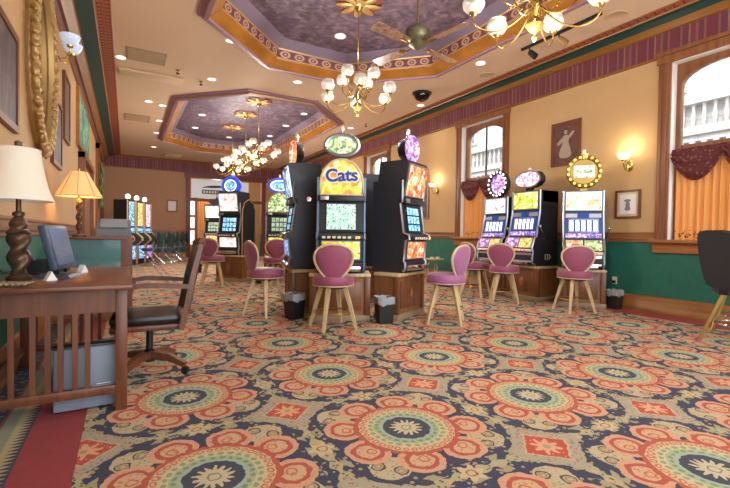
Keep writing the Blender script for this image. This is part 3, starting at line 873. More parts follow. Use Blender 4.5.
PR = [(-.04, 0), (-.10, .05), (-.12, .12), (-.10, .22), (-.13, .28), (-.06, .44), (-.02, .46), (.05, .84), (.05, .86), (.05, 1.18)]
def reel(label, loc, rz, topart, deck, w=.56, d=.50, side='blackside', trim='silver', lower='lowerpanel', candle=True):
    m = Mach(label, loc, rz, w, d, PR, side); m.edges(trim, .017)
    m.panel('reel_bezel', -w/2+.02, w/2-.02, .46, .85, 'glassblue', .004)
    m.panel('reel_window', -.20, .20, .56, .75, 'reels', .010, 'silver', .007)
    m.panel('credit_strip', -w/2+.03, w/2-.03, .475, .535, 'a_purple', .010)
    m.panel('left_display', -w/2+.03, -.08, .775, .835, 'silver', .010); m.panel('right_display', .08, w/2-.03, .775, .835, 'silver', .010)
    dk = m.panel('deck_glass_left', -w/2+.03, -.01, .285, .435, deck[0], .008, 'gold', .006)
    m.panel('deck_glass_right', .01, w/2-.03, .285, .435, deck[1], .008, 'gold', .006)
    bt = m.box('button_deck', -w/2+.02, w/2-.02, -.155, -.09, .225, .265, 'cream', .008)
    for k in range(5): m.box('button', -.2+k*.085, -.155+k*.085, -.163, -.15, .232, .258, 'a_multi', .002, bt)
    m.panel('belly_panel', -w/2+.03, w/2-.03, .06, .21, lower, .008)
    m.box('coin_tray', -w/2+.08, w/2-.08, -.17, -.08, .02, .06, 'chrome', .012)
    m.panel('top_glass', -w/2+.03, w/2-.03, .89, 1.16, topart, .010, trim, .012)
    # lever
    lv = MB().tube([(w/2, .12, .42), (w/2+.05, .12, .42), (w/2+.065, .06, .50), (w/2+.065, -.01, .60)], [.022, .02, .011, .010], 8).ell((w/2+.065, -.015, .615), (.024, .024, .024)).build('lever', 'chrome', m.t)
    return m
mB = reel('slot machine with lime yellow top glass and a tilted pink gem-shaped topper', (5.80, 4.84, PH), ang(-1, 0), 'a_lime', ('a_purple', 'a_gold'))
# gem-shaped topper
g = [(-.29, 0), (-.19, .12), (.16, .155), (.29, 0), (.16, -.13), (-.19, -.12)]
tp = MB().prism(smooth_loop(g, 1), 0, .12, 'y', mat=I3((0, .08, 1.36))).build('topper', 'blackside', mB.t)
MB().prism(smooth_loop([(x*.88, z*.86) for x, z in g], 1), -.012, 0, 'y', mat=I3((0, .08, 1.36))).build('sign_face', 'a_pink', tp)
MB().tube([(x*.95, .07, 1.36+z*.95) for x, z in smooth_loop(g, 1)], .016, 6, closed=True).build('topper_rim', 'silver', tp)
MB().box(-.05, .05, .10, .18, 1.17, 1.27).build('topper_neck', 'black', tp)
cb = MB().lathe([(0, 0), (.028, 0), (.028, .03), (0, .03)], 14, mat=I3((0, .13, 1.48))).build('candle_base', 'chrome', mB.t)
MB().lathe([(0, .03), (.024, .03), (.024, .07), (0, .08)], 14, mat=I3((0, .13, 1.48))).build('candle_light', 'white', cb)
mB2 = MB().box(-.28, .28, .12, .5, 1.0, 1.18).build('top_housing', 'black', mB.t)
mB.t.scale = (1, 1, 1.055)
# card emblem near the base of the side
MB().tube([(.284, .20, .10), (.284, .20, .18), (.284, .26, .18), (.284, .26, .10)], .006, 4, closed=True).tube([(.284, .29, .18), (.284, .33, .14), (.284, .29, .10)], .006, 4).build('side_emblem', 'cream', mB.t)
mA = reel('slot machine by the window with a round purple topper ringed with white bulbs', (5.80, 5.50, PH), ang(-1, 0), 'a_white', ('a_purple', 'a_gold'), .54)
tp = oval_topper(mA.t, 0, .10, 1.43, .22, .23, 'a_purple', 'blackside', .12, 'blackside', 16, 'bulb', rimw=.036)
mC = reel('silver fronted slot machine with a round crown of yellow bulbs, against the tan wall', (5.96, 3.88, PH), ang(-.77, -.64), 'a_peach', ('a_red', 'a_green'), .54, .40, 'blackside', 'silver', 'a_white')
MT['ybulb'] = M('yellow_lit_bulb', 'f0c850', .3).emit('ffd860', 1.6).m
tpc = oval_topper(mC.t, 0, .07, 1.47, .235, .235, 'brassdull', 'brassdull', .08, 'brassdull', 17, 'ybulb', rimw=.034)
MB().box(-.14, .14, .045, .06, 1.38, 1.56, bev=.006).build('sign_plate', 'a_white', tpc)
MB().box(-.12, .12, .038, .045, 1.44, 1.50, bev=.003).build('sign_window', 'a_green', tpc)
MB().lathe([(0, 0), (.03, 0), (.042, .03), (.05, .07), (0, .075)], 5, sm=False, mat=I3((0, .03, 1.66))).build('crown_ornament', 'a_gold', mC.t)
pedestal('wood pedestal under the machine with the lime yellow glass', (5.78, 4.84, 0), ang(-1, 0), .66, .52)
pedestal('wood pedestal under the machine by the window, behind the leftmost stool there', (5.78, 5.51, 0), ang(-1, 0), .64, .52)
pedestal('wood pedestal with a carved diamond under the machine with yellow bulbs', (5.94, 3.86, 0), ang(-.77, -.64), .62, .38)

# distant machines
mf1 = video('distant slot machine with a glowing blue ring topper and a bright blue screen', (1.93, 9.28, PH), ang(-.73, -.68), 's_blue', 'a_white', 'a_white', 'slant', 'blackside', .52, .46)
mf1.t.scale = (1, 1, .97)
MT['blue_rim'] = M('blue_lit_rim', '2038a0', .3).emit('2a48c8', .9).m
tp = oval_topper(mf1.t, 0, .06, 1.53, .20, .18, 'a_teal', 'blue_rim', .14, 'blue_rim', rimw=.05)
MB().tube([(.145*cos(2*pi*i/30), .03, 1.53+.13*sin(2*pi*i/30)) for i in range(30)], .016, 6, closed=True).build('light_ring', 'ring_white', tp)
mf2 = video('distant slot machine with an oval blue topper and an arched pale green glass', (2.93, 8.98, PH), ang(-.35, -.94), 's_green', 'a_lime', 'a_green', 'arch', 'blackside', .56, .5)
tp = oval_topper(mf2.t, 0, .08, 1.53, .25, .15, 'a_teal', 'blue_rim', .14, 'blackside', rimw=.03)
MB().tube([(.195*cos(2*pi*i/30), .06, 1.53+.115*sin(2*pi*i/30)) for i in range(30)], .013, 6, closed=True).build('light_ring', 'ring_white', tp)
MB().prism([(-.0, .0), (.50, 0), (.50, 1.0), (.42, 1.16), (.25, 1.24), (.08, 1.16), (0, 1.0)], -.02, .02, 'x', mat=I3((.28, .02, 0))).build('rounded_side_panel', 'blackside', mf1.t)
MB().tube([(.30, y+.02, z) for y, z in [(0, .02), (0, 1.0), (.08, 1.16), (.25, 1.24), (.42, 1.16), (.50, 1.0), (.50, .02)]], .014, 6).build('side_panel_trim', 'tan_arch', mf1.t)
mf3 = video('far slot machine seen through the gap before the doorway, pale top glass', (2.50, 14.5, PH), ang(-.5, -.87), 's_green', 'a_gold', 'a_white', 'slant', 'blackside', .56, .5)
pedestal('distant pedestal under the machine with the blue ring topper', (1.91, 9.26, 0), ang(-.73, -.68), .62, .48)
pedestal('distant pedestal under the machine with the oval blue topper', (2.92, 8.95, 0), ang(-.35, -.94), .62, .50)
pedestal('farthest pedestal under the machine near the doorway', (2.50, 14.49, 0), ang(-.5, -.87), .64, .5)

# slender machines in the far left corner
GD = 'row of tall slim slot machines at the back left'
for k in range(3):
    x, y = .16+.25*k, 15.0+.56*k
    m = Mach(['tall slim slot machine nearest in the back left row, with white beacon', 'middle tall slim slot machine of the back left row', 'last tall slim slot machine of the back left row, pinkish glass'][k], (x, y, 0), ang(.91, -.41), .52, .42,
             [(-.02, 0), (-.02, .62), (-.20, .78), (-.18, .86), (-.02, 1.0), (.02, 1.2), (.02, 2.02)], 'black')
    m.t['group'] = GD; m.edges('champagne', .02)
    m.panel('top_glass', -.2, .2, 1.22, 1.98, ['a_teal', 'a_gold', 'a_pink'][k], .008, 'silver', .014)
    m.panel('screen', -.19, .19, 1.02, 1.18, 's_blue', .008); m.panel('belly_glass', -.2, .2, .18, .60, ['a_blue', 'a_blue', 'a_purple'][k], .008, 'silver', .012)
    cb = MB().lathe([(0, 0), (.05, 0), (.05, .05), (0, .05)], 12, mat=I3((0, .12, 2.02))).build('beacon_base', 'black', m.t)
    MB().ell((0, .12, 2.13), (.075, .075, .085)).build('beacon_light', 'bulb', cb)
# small black round-backed chairs there
t = thing('casino_chair', 'black round-backed chair with chrome legs, nearest of the far row', 'chair', (.62, 14.5, 0), ang(-.9, .3), 'black chairs at the far left machines')
MB().lathe([(0, .46), (.2, .46), (.22, .50), (.2, .54), (0, .55)], 18).build('seat', 'blueleather', t)
MB().lathe([(0, -.03), (.2, -.03), (.22, 0), (.2, .03), (0, .03)], 20, mat=I3((0, .24, .86)) @ RX90).build('backrest', 'darkvinyl', t)
for s in (-1, 1):
    MB().tube([(s*.16, .18, .8), (s*.17, .14, .46), (s*.18, -.18, .44), (s*.18, .2, .02), (s*.18, -.2, .02)], .014, 6).build('leg', 'chrome', t)
for k, (x, y) in enumerate([(.95, 15.1), (1.25, 15.6), (1.5, 16.1), (1.75, 16.7)]):
    dup(t, (x, y, 0), ang(-.9, .3), 'black round-backed chair with chrome legs, %s in the far row' % ['second', 'third', 'fourth', 'last'][k])
# ------------------------------------------------------------------ bins, desk, chair
def bin_(label, loc, rz=0, h=.30, r=.115):
    t = thing('trash_bin', label, 'trash bin', loc, rz, 'black trash bins')
    MB().lathe_open([(0, .002), (r*.8, .002), (r, h), (r*.96, h), (r*.77, .01)], 4, mat=Matrix.Rotation(pi/4, 4, 'Z') @ Matrix.Diagonal((1.2, 1.2, 1, 1))).build('bin_body', 'blackplastic', t)
    vs = [(r*1.05, h-.075), (r*1.08, h-.02), (r*1.05, h+.012), (r*.95, h+.01), (r*.9, h-.05)]
    b = MB(); n = 28; V, Fc = [], []
    for i, (q, z) in enumerate(vs):
        for k in range(n):
            a = 2*pi*k/n; c = max(abs(cos(a)), abs(sin(a))); rr = q/c*.86*(1+.02*sin(k*2.7+i))
            V.append((rr*cos(a), rr*sin(a), z+.008*sin(k*1.9+i)+(.01*sin(k*.9) if i == 0 else 0)))
    for i in range(len(vs)-1):
        for k in range(n): j = (k+1) % n; Fc.append((i*n+k, i*n+j, (i+1)*n+j, (i+1)*n+k))
    b.add(V, Fc, 0, True).build('bin_liner', 'liner', t)
    return t
bin_('black trash bin with clear liner left of the yellow slot machine stool', (1.80, 4.90, 0), .4)
bin_('black trash bin with clear liner between the central and right pedestals', (2.66, 4.20, 0), -.2)
bin_('small black trash bin against the green wall right of the yellow bulb machine', (6.30, 3.58, 0), 0, .27, .10)
bin_('distant black trash bin beside the blue ring machine pedestal', (2.42, 8.70, 0), 0)
bin_('farthest black trash bin, beyond the distant plum stool', (1.62, 11.6, 0), 0)

# desk
DT = .735
t = thing('writing_desk', 'mission style mahogany desk with slatted ends, at the left wall', 'desk', (-.36, 3.45, 0))
def L(x, y): return (x+.36, y-3.45)
dx0, dx1, dy0, dy1 = XL+.02+.36, .035+.36, 2.70-3.45, 4.15-3.45
MB().box(dx0, dx1, dy0, dy1, DT-.028, DT, bev=.006).build('desktop', 'desk_wood', t)
lx0, lx1, ly0, ly1 = dx0+.03, .008+.36-.0, 2.79-3.45, 4.07-3.45
for x in (lx0+.028, lx1-.028):
    for y in (ly0+.028, ly1-.028):
        MB().box(x-.03, x+.03, y-.03, y+.03, 0, DT-.028, bev=.005).build('leg', 'desk_leg', t)
for y in (ly0+.018, ly1-.018):
    MB().box(lx0, lx1, y-.012, y+.012, DT-.028-.135, DT-.028).build('end_apron', 'desk_leg', t)
    MB().box(lx0, lx1, y-.014, y+.014, .10, .15, bev=.003).build('stretcher', 'desk_leg', t)
    for xs in (-.60, -.52, -.43, -.365, -.308, -.243, -.185):
        MB().box(xs+.36-.013, xs+.36+.013, y-.008, y+.008, .15, DT-.163).build('slat', 'desk_leg', t)
for x in (lx0+.018, lx1-.018):
    MB().box(x-.012, x+.012, ly0, ly1, DT-.028-.10, DT-.028).build('side_apron', 'desk_leg', t)
MB().box(lx0, lx0+.03, ly0, ly1, .10, .15).build('back_stretcher', 'desk_leg', t)

# grey panel case under the desk
t = thing('computer_case', 'flat grey plastic case standing on the carpet behind the desk slats', 'computer case', (-.185, 2.87, 0), .05)
MB().box(-.165, .165, 0, .10, .012, .365, bev=.012).build('shell', 'greypanel', t)
MB().box(-.17, .17, .015, .085, .36, .378, bev=.008).build('top_edge', 'blackplastic', t)
MB().box(.02, .12, -.003, 0, .13, .136).box(.04, .11, -.003, 0, .145, .149).build('embossed_lines', 'white', t)
tag(MB().box(-.11, .11, -.09, .09, 0, .10, bev=.01).build('carton', 'curb'), 'small brown box on the floor under the far end of the desk', 'box')
bpy.data.objects['carton'].location = (-.3, 3.7, 0)

# big table lamp
t = thing('table_lamp', 'large table lamp with cream bell shade and barley twist bronze base, on the desk', 'lamp', (-.555, 3.20, DT))
b = MB(); V, Fc = [], []; n, mm = 20, 60
for i in range(mm+1):
    z = .02+.36*i/mm; env = .038+.012*sin(pi*i/mm)
    if i > 42: env += .012
    if z > .30: env = .052-.5*(z-.30)*(z-.30)*10
    for k in range(n):
        a = 2*pi*k/n; rr = env*(1+.24*cos(2*(a-z*26)) if z < .33 else 1)
        V.append((rr*cos(a), rr*sin(a), z))
for i in range(mm):
    for k in range(n): j = (k+1) % n; Fc.append((i*n+k, i*n+j, (i+1)*n+j, (i+1)*n+k))
MT['bronze'] = M('dark_bronze', '5d4634', .35, .5).m
b.add(V, Fc, 0, True).lathe([(0, 0), (.06, 0), (.065, .015), (.05, .03), (0, .03)], 24).build('twisted_base', 'bronze', t)
MB().lathe([(0, .38), (.03, .38), (.032, .40), (.014, .41), (.014, .50), (0, .50)], 16).build('neck', 'bronze', t)
MT['shade'] = M('cream_silk_shade', 'ddd6c4', .8).emit('e8dcc4', .10).m
sp = [(.170, .475), (.163, .50), (.143, .56), (.126, .64), (.114, .71), (.106, .775)]
sh = MB().lathe_open(sp, 40).lathe_open([(r-.003, z) for r, z in reversed(sp)], 40).build('lamp_shade', 'shade', t)
MB().tube([(.171*cos(2*pi*i/40), .171*sin(2*pi*i/40), .475) for i in range(40)], .004, 6, closed=True).build('shade_trim', 'white', sh)
MB().tube([(.107*cos(2*pi*i/40), .107*sin(2*pi*i/40), .775) for i in range(40)], .004, 6, closed=True).build('shade_trim', 'white', sh)
MB().lathe([(0, .765), (.006, .765), (.006, .79), (.02, .795), (.02, .82), (.008, .825), (0, .83)], 12).build('finial', 'bronze', t)
MB().tube([(.105, 0, .765), (-.105, 0, .765)], .003, 6).tube([(0, .105, .765), (0, -.105, .765)], .003, 6).tube([(0, 0, .5), (0, 0, .77)], .004, 6).build('shade_harp', 'brassdull', t)

# small lit lamp on the display case
CT = .965
t = thing('table_lamp', 'lit table lamp with peach pleated coolie shade on the glass display case', 'lamp', (-.48, 6.0, CT))
b = MB().lathe([(0, 0), (.075, 0), (.075, .02), (.05, .035), (.025, .045), (0, .045)], 20)
b.build('lamp_foot', 'bronze', t)
b = MB(); V, Fc = [], []
for i in range(41):
    z = .04+.33*i/40
    for k in range(12):
        a = 2*pi*k/12; rr = .026*(1+.35*cos(a*2-z*55)); V.append((rr*cos(a), rr*sin(a), z))
for i in range(40):
    for k in range(12): j = (k+1) % 12; Fc.append((i*12+k, i*12+j, (i+1)*12+j, (i+1)*12+k))
b.add(V, Fc, 0, True).build('twisted_stem', 'bronze', t)
MB().lathe([(0, .37), (.02, .37), (.035, .40), (.03, .43), (.012, .45), (.012, .50), (0, .50)], 16).build('vase_neck', 'brass', t)
MT['shade2'] = M('glowing_peach_shade', 'e8b480', .8).emit('ffb870', .55).m
V, Fc = [], []; n = 72
for (r, z) in ((.235, .475), (.085, .765)):
    for k in range(n):
        a = 2*pi*k/n; rr = r*(1+.012*cos(a*36)); V.append((rr*cos(a), rr*sin(a), z))
for k in range(n): j = (k+1) % n; Fc.append((k, j, n+j, n+k))
sh = MB().add(V, Fc, 0, True).build('lamp_shade', 'shade2', t)
bb = MB()
for k in range(8): a = 2*pi*k/8; bb.tube([(.236*cos(a), .236*sin(a), .475), (.086*cos(a), .086*sin(a), .765)], .003, 4)
bb.tube([(.237*cos(2*pi*i/40), .237*sin(2*pi*i/40), .475) for i in range(40)], .004, 6, closed=True)
bb.build('shade_piping', 'curb', sh)
MB().lathe([(0, .74), (.004, .74), (.01, .78), (.012, .80), (0, .81)], 10).build('finial', 'brass', t)

# touch monitor, keyboard mat, tray, pen, cards
t = thing('touch_monitor', 'dark touch screen monitor tilted back on the desk, facing the office chair', 'monitor', (-.34, 3.34, DT), ang(.97, -.22))
MB().prism([(-.06, 0), (.14, 0), (.12, .018), (-.05, .018)], -.11, .11, 'x').build('monitor_base', 'monitor', t)
MB().prism([(.02, .015), (.08, .015), (.10, .20), (.07, .20)], -.04, .04, 'x').build('stand', 'blackplastic', t)
R_ = I3((0, -.02, .035)) @ Matrix.Rotation(radians(-14), 4, 'X')
mo = MB().box(-.165, .165, 0, .045, .02, .31, bev=.012, mat=R_).build('screen_housing', 'monitor', t)
MT['scr'] = M('dim_screen', '4c5a80', .15).emit('4a5478', .15).m
MB().box(-.14, .14, -.003, 0, .05, .285, mat=R_).build('screen', 'scr', mo)
t = thing('cash_tray', 'black plastic tray beside the wall behind the monitor', 'tray', (-.50, 3.80, DT))
b = MB().box(-.13, .13, -.10, .10, 0, .008)
for (q) in ((-.13, -.12, -.10, .10), (.12, .13, -.10, .10), (-.13, .13, -.10, -.09), (-.13, .13, .09, .10)): b.box(q[0], q[1], q[2], q[3], .008, .085)
b.build('tray_shell', 'blackplastic', t)
MB().box(-.01, .01, -.09, .09, .008, .07).build('divider', 'blackplastic', t)
t = thing('pen_holder', 'grey pen leaning out of the black tray behind the monitor', 'pen', (-.60, 3.78, DT))
MB().tube([(.07, 0, .012), (-.02, -.06, .20)], .008, 8).build('pen_barrel', 'greypanel', t)
MB().tube([(-.02, -.06, .20), (-.027, -.065, .215)], .010, 8).build('pen_cap', 'silver', t)
t = thing('beaded_mat', 'flat dark mat edged with brown beads at the left end of the desk', 'mat', (-.58, 2.86, DT), -.12)
MB().box(-.12, .14, -.08, .12, 0, .006).build('mat_base', 'bronze', t)
b = MB()
for k in range(10):
    for j in range(3): b.ell((-.10+k*.025, -.05+j*.055, .012), (.011, .022, .008), 8, 5)
b.build('beads', 'curb', t, kind='stuff')
for k, (x, y, r) in enumerate(((-.39, 3.10, .5), (-.27, 3.62, .9))):
    o = MB().prism([(-.03, 0), (.03, 0), (.0, .055)], -.022, .022, 'y').build('paper_card', 'paper'); at(o, x, y, DT, r)
    tag(o, ['white folded paper card leaning on the desk left of the monitor base', 'white folded paper card right of the monitor base'][k], 'paper card')
o = MB().tube([(-.72, 3.3, .95), (-.71, 3.45, .80), (-.70, 3.55, .75), (-.62, 3.58, .742), (-.5, 3.5, .742)], .004, 6).build('power_cord', 'blackplastic'); tag(o, 'thin black power cord looping on the wall behind the monitor', 'cord')

# swivel armchair
t = thing('office_chair', 'wooden swivel armchair with black leather seat, pulled up to the desk', 'chair', (.155, 3.48, 0), ang(-1, .05))
# local: faces -Y ; x = width
MT['chairwood'] = wood('walnut_chair_wood', '7a4a30', '5a3220', .35)
for k in range(4):
    a = pi/4+k*pi/2+.15
    lg = MB().tube([(.03*cos(a), .03*sin(a), .13), (.16*cos(a), .16*sin(a), .12), (.29*cos(a), .29*sin(a), .07)], [.038, .034, .024], 4).build('base_leg', 'chairwood', t)
    MB().lathe([(0, -.015), (.027, -.015), (.03, 0), (.027, .015), (0, .015)], 14, mat=I3((.29*cos(a), .29*sin(a), .03)) @ Matrix.Rotation(a, 4, 'Z') @ RX90).build('caster', 'rubber', lg)
MB().lathe([(0, .08), (.04, .08), (.04, .16), (.024, .17), (.024, .32), (.05, .33), (0, .33)], 16).build('column', 'black', t)
MB().box(-.12, .12, -.12, .12, .325, .345).build('seat_plate', 'black', t)
MB().box(-.235, .235, -.24, .23, .345, .385, bev=.01).build('seat_frame', 'chairwood', t)
b = MB().box(-.225, .225, -.245, .20, .385, .45, bev=.028); b.build('seat_cushion', 'leather', t)
for s in (-1, 1):
    MB().tube([(s*.25, .20, .345), (s*.25, .235, .50), (s*.25, .27, .70), (s*.245, .33, .95)], [.026, .027, .026, .022], 4).build('back_post', 'chairwood', t)
    MB().tube([(s*.255, -.19, .35), (s*.26, -.14, .55), (s*.262, -.11, .645)], [.022, .022, .020], 4).build('arm_post', 'chairwood', t)
    MB().tube([(s*.262, -.13, .655), (s*.266, -.03, .668), (s*.262, .12, .66), (s*.252, .27, .648)], [.022, .024, .024, .020], 4).build('armrest', 'chairwood', t)
bm = bmesh.new()
prof = [(.44, .225), (.55, .245), (.68, .27), (.80, .295), (.92, .325)]
b = MB(); V, Fc = [], []
for off in (-.018, .018):
    for (z, y) in prof:
        for k in range(9): x = -.225+.45*k/8; V.append((x, y+off+.03-.6*x*x*1.0, z))
n = 9*len(prof)
for L_ in (0, n):
    for i in range(len(prof)-1):
        for k in range(8): q = L_+i*9+k; Fc.append((q, q+1, q+10, q+9))
for k in range(8): Fc.append((k, k+1, n+k+1, n+k)); q = n-9; Fc.append((q+k, q+k+1, n+q+k+1, n+q+k))
for i in range(len(prof)-1): Fc.append((i*9, i*9+9, n+i*9+9, n+i*9)); Fc.append((i*9+8, i*9+17, n+i*9+17, n+i*9+8))
b.add(V, Fc, 0, True).build('backrest', 'leather', t)
MB().tube([(x, .335-.6*x*x+.03, .945+.03*(1-(x/.25)**2)) for x in (-.25, -.17, -.08, 0, .08, .17, .25)], .026, 4).build('top_rail', 'chairwood', t)

# display case
t = thing('display_case', 'glass fronted wooden display case with shelf, beyond the desk at the left wall', 'display case', (-.37, 6.05, 0))
x0, x1, y0, y1 = XL+.01+.37, .0+.37, -.32, .32
MB().box(x0, x1, y0, y1, .05, .50).build('lower_cabinet', 'oak', t)
MB().box(x0, x1, y0-.01, y1, 0, .05).build('plinth', 'oak_dark', t)
for (x, y) in ((x0+.02, y0+.02), (x1-.025, y0+.02), (x1-.025, y1-.02), (x0+.02, y1-.02)):
    MB().box(x-.025, x+.025, y-.02, y+.02, .50, CT-.03).build('corner_post', 'desk_leg', t)
MB().box(x0-.0, x1+.015, y0-.015, y1+.01, CT-.03, CT, bev=.006).build('top_board', 'desk_leg', t)
MB().box(x0+.04, x1-.05, y0+.004, y0+.010, .50, CT-.03).build('front_glass', 'caseglass', t)
MB().box(x1-.012, x1-.006, y0+.04, y1-.04, .50, CT-.03).build('side_glass', 'caseglass', t)
MB().box(x0+.02, x1-.02, y0+.02, y1-.02, .70, .708).build('glass_shelf', 'caseglass', t)
MB().box(x0+.02, x1-.02, y1-.025, y1-.015, .50, CT-.03).build('back_panel', M('teal_backing', '3e7f80', .6).m, t)
for k in range(5):
    o = MB().box(-.05, .05, -.035, .035, 0, .02+.012*(k % 3), bev=.004).build('trinket_box', ['cream', 'paper', 'gold', 'cream', 'paper'][k]); at(o, -.60+.115*k, 5.93+.05*(k % 2), .502, .3*k)
    tag(o, 'small pale box lying in the glass display case, %s from the left' % ['first', 'second', 'third', 'fourth', 'fifth'][k], 'box', 'pale boxes in the display case')
# cash register
t = thing('cash_register', 'slate grey wedge-topped cash register behind the display case', 'cash register', (-.14, 6.80, 0))
MB().box(-.22, .22, -.2, .3, 0, .98).build('stand', 'oak_dark', t)
MB().prism([(-.20, .98), (.28, .98), (.28, 1.20), (.10, 1.20), (-.20, 1.06)], -.2, .2, 'x').build('housing', 'register', t)
MB().prism([(-.17, 1.083), (.08, 1.199), (.075, 1.21), (-.175, 1.094)], -.16, .16, 'x').build('key_panel', 'greypanel', t)

# ------------------------------------------------------------------ chandeliers
def globe(b): return b
def make_chandelier(label, loc, hang, rz=0.0, n1=6, n2=4):
    """origin at the body centre; hang = distance to the ceiling medallion"""
    t = thing('chandelier', label, 'chandelier', loc, rz, 'brass chandeliers with glass globes')
    MB().lathe([(0, -.30), (.012, -.29), (.022, -.265), (.012, -.24), (.02, -.22), (.05, -.20), (.075, -.16), (.05, -.12), (.02, -.09), (.028, -.04), (.05, 0), (.03, .05), (.016, .10), (.02, .20), (.045, .24), (.02, .29), (.010, .34), (.010, .40), (0, .40)], 18).build('body', 'brass', t)
    MB().tube([(0, 0, .38), (0, 0, hang)], .008, 8).build('stem', 'brassdull', t)
    MB().lathe([(0, hang-.09), (.03, hang-.08), (.06, hang-.03), (.07, hang), (0, hang)], 18).build('canopy', 'brass', t)
    def arm(a, R, zc, z0):
        pts = []
        K = [(.03, z0), (.10, z0-.09), (.20, z0-.17), (.32, z0-.17), (R*.88, zc-.14), (R, zc-.07), (R, zc-.01)]
        K[3] = (R*.66, min(z0-.16, zc-.17))
        # smooth
        for i in range(len(K)-1):
            p0 = K[max(i-1, 0)]; p1 = K[i]; p2 = K[i+1]; p3 = K[min(i+2, len(K)-1)]
            for s_ in range(4):
                u = s_/4
                f = lambda q: .5*((2*p1[q])+(-p0[q]+p2[q])*u+(2*p0[q]-5*p1[q]+4*p2[q]-p3[q])*u*u+(-p0[q]+3*p1[q]-3*p2[q]+p3[q])*u**3)
                pts.append((f(0), f(1)))
        pts.append(K[-1])
        b = MB().tube([(r*cos(a), r*sin(a), z) for r, z in pts], .0075, 6)
        # scroll
        b.tube([((.13+.045*(1-i/16)*cos(i*.55))*cos(a), (.13+.045*(1-i/16)*cos(i*.55))*sin(a), z0-.03+.045*(1-i/16)*sin(i*.55)) for i in range(14)], .006, 5)
        c = (R*cos(a), R*sin(a))
        b.lathe([(0, zc-.03), (.02, zc-.028), (.035, zc-.012), (.038, zc), (.02, zc+.004), (0, zc+.004)], 14, mat=I3((c[0], c[1], 0)))
        ao = b.build('arm', 'brass', t)
        pr = [(.036, .0), (.064, .014), (.088, .046), (.094, .078), (.083, .110), (.072, .122), (.078, .138)]
        MB().lathe_open(pr, 22, mat=I3((c[0], c[1], zc)), lobes=11, amp=.025).build('glass_globe', 'globe', ao)
        MB().ell((c[0], c[1], zc+.05), (.024, .024, .034), 8, 6).build('bulb', 'bulb', ao)
    for k in range(n1): arm(2*pi*k/n1, .50, -.02, .02)
    for k in range(n2): arm(2*pi*k/n2+pi/n2*.5, .27, .20, .18)
    return t
def make_medallion(label, x, y, r=.33):
    t = thing('ceiling_medallion', label, 'ceiling medallion', (x, y, CZ), 0, 'gilded leaf ceiling medallions')
    MB().lathe([(0, -.001), (r*1.02, -.001), (r*1.06, -.012), (r*.9, -.03), (r*.35, -.03), (0, -.05)], 8, sm=False).build('rosette_plate', M('terracotta_plate', '7e4436', .6).m if 'terracotta_plate' not in bpy.data.materials else bpy.data.materials['terracotta_plate'], t)
    for k in range(8):
        a = 2*pi*k/8+pi/8
        MB().ell((0, 0, 0), (r*.44, r*.17, .022), 12, 6, mat=Matrix.Rotation(a, 4, 'Z') @ I3((r*.58, 0, -.045))).build('leaf', 'gold', t)
    MB().lathe([(0, -.085), (.05, -.08), (.09, -.06), (.07, -.04), (0, -.04)], 16).build('boss', 'gold', t)
    return t
CY = [(2.93, 2.42), (2.93, 5.44), (2.93, 10.71), (2.93, 12.05), (2.93, 13.69)]
ch = make_chandelier('nearest brass chandelier at the top right, cut off by the picture edge', (2.93, 2.42, 3.06), CZ-.05-3.06, .25)
md = make_medallion('gilded leaf medallion on the purple coffer above the nearest chandelier', 2.93, 2.42)
chl = ['brass chandelier with white glass globes hanging from the near octagonal coffer', 'first brass chandelier in the far octagonal coffer', 'middle brass chandelier in the far octagonal coffer', 'last brass chandelier in the far coffer, nearest the back wall']
mdl = ['gilded leaf medallion above the chandelier over the central machines', 'first gilded medallion in the far coffer', 'middle gilded medallion in the far coffer', 'last gilded medallion in the far coffer']
for k, (x, y) in enumerate(CY[1:]):
    dup(ch, (x, y, 3.06), .1+.3*k, chl[k])
    m = copy_tree(md); at(m, x, y, CZ, 0); m['label'] = mdl[k]
bpy.data.objects[ch.name].location.z = 3.06
for o in [q for q in list(COL.objects) if q.parent == ch]:
    for g in [q for q in list(COL.objects) if q.parent == o]: bpy.data.objects.remove(g)
    bpy.data.objects.remove(o)
bpy.data.objects.remove(ch)
make_chandelier('nearest brass chandelier at the top right, cut off by the picture edge', (2.96, 2.40, 2.96), CZ-.05-2.96, .36)
bpy.context.view_layer.update()

# ceiling fan
t = thing('ceiling_fan', 'ceiling fan with four blades hanging in the near purple coffer', 'ceiling fan', (2.93, 4.0, 3.22), radians(12))
MB().lathe([(0, .24), (.06, .235), (.13, .20), (.15, .17), (.15, .10), (.13, .07), (.09, .05), (.10, .02), (.06, -.01), (.03, -.03), (0, -.035)], 24).build('motor_housing', M('verdigris_bronze', '6a6650', .45, .4).m, t)
MB().tube([(0, 0, .28), (0, 0, CZ-3.22)], .012, 8).lathe([(0, CZ-3.22-.1), (.05, CZ-3.22-.07), (.07, CZ-3.22), (0, CZ-3.22)], 16).build('down_rod', 'brassdull', t)
MT['blade'] = wood('fan_blade_wood', 'b08a70', '6a4a3a', .35, 2)
for k in range(4):
    a = pi/2*k; Rz = Matrix.Rotation(a, 4, 'Z')
    bl = MB().prism([(.18, -.045), (.30, -.06), (.68, -.075), (.70, -.055), (.70, .055), (.68, .075), (.30, .06), (.18, .045)], -.004, .004, 'z', mat=Rz @ I3((0, 0, .02)) @ Matrix.Rotation(.2, 4, 'X')).build('fan_blade', 'blade', t)
    MB().tube([(.08, 0, .02), (.15, 0, .0), (.22, .02, .012), (.26, .03, .015)], .009, 6, mat=Rz).tube([(.15, 0, .0), (.22, -.02, .012), (.26, -.03, .015)], .009, 6, mat=Rz).build('blade_bracket', 'brass', bl)

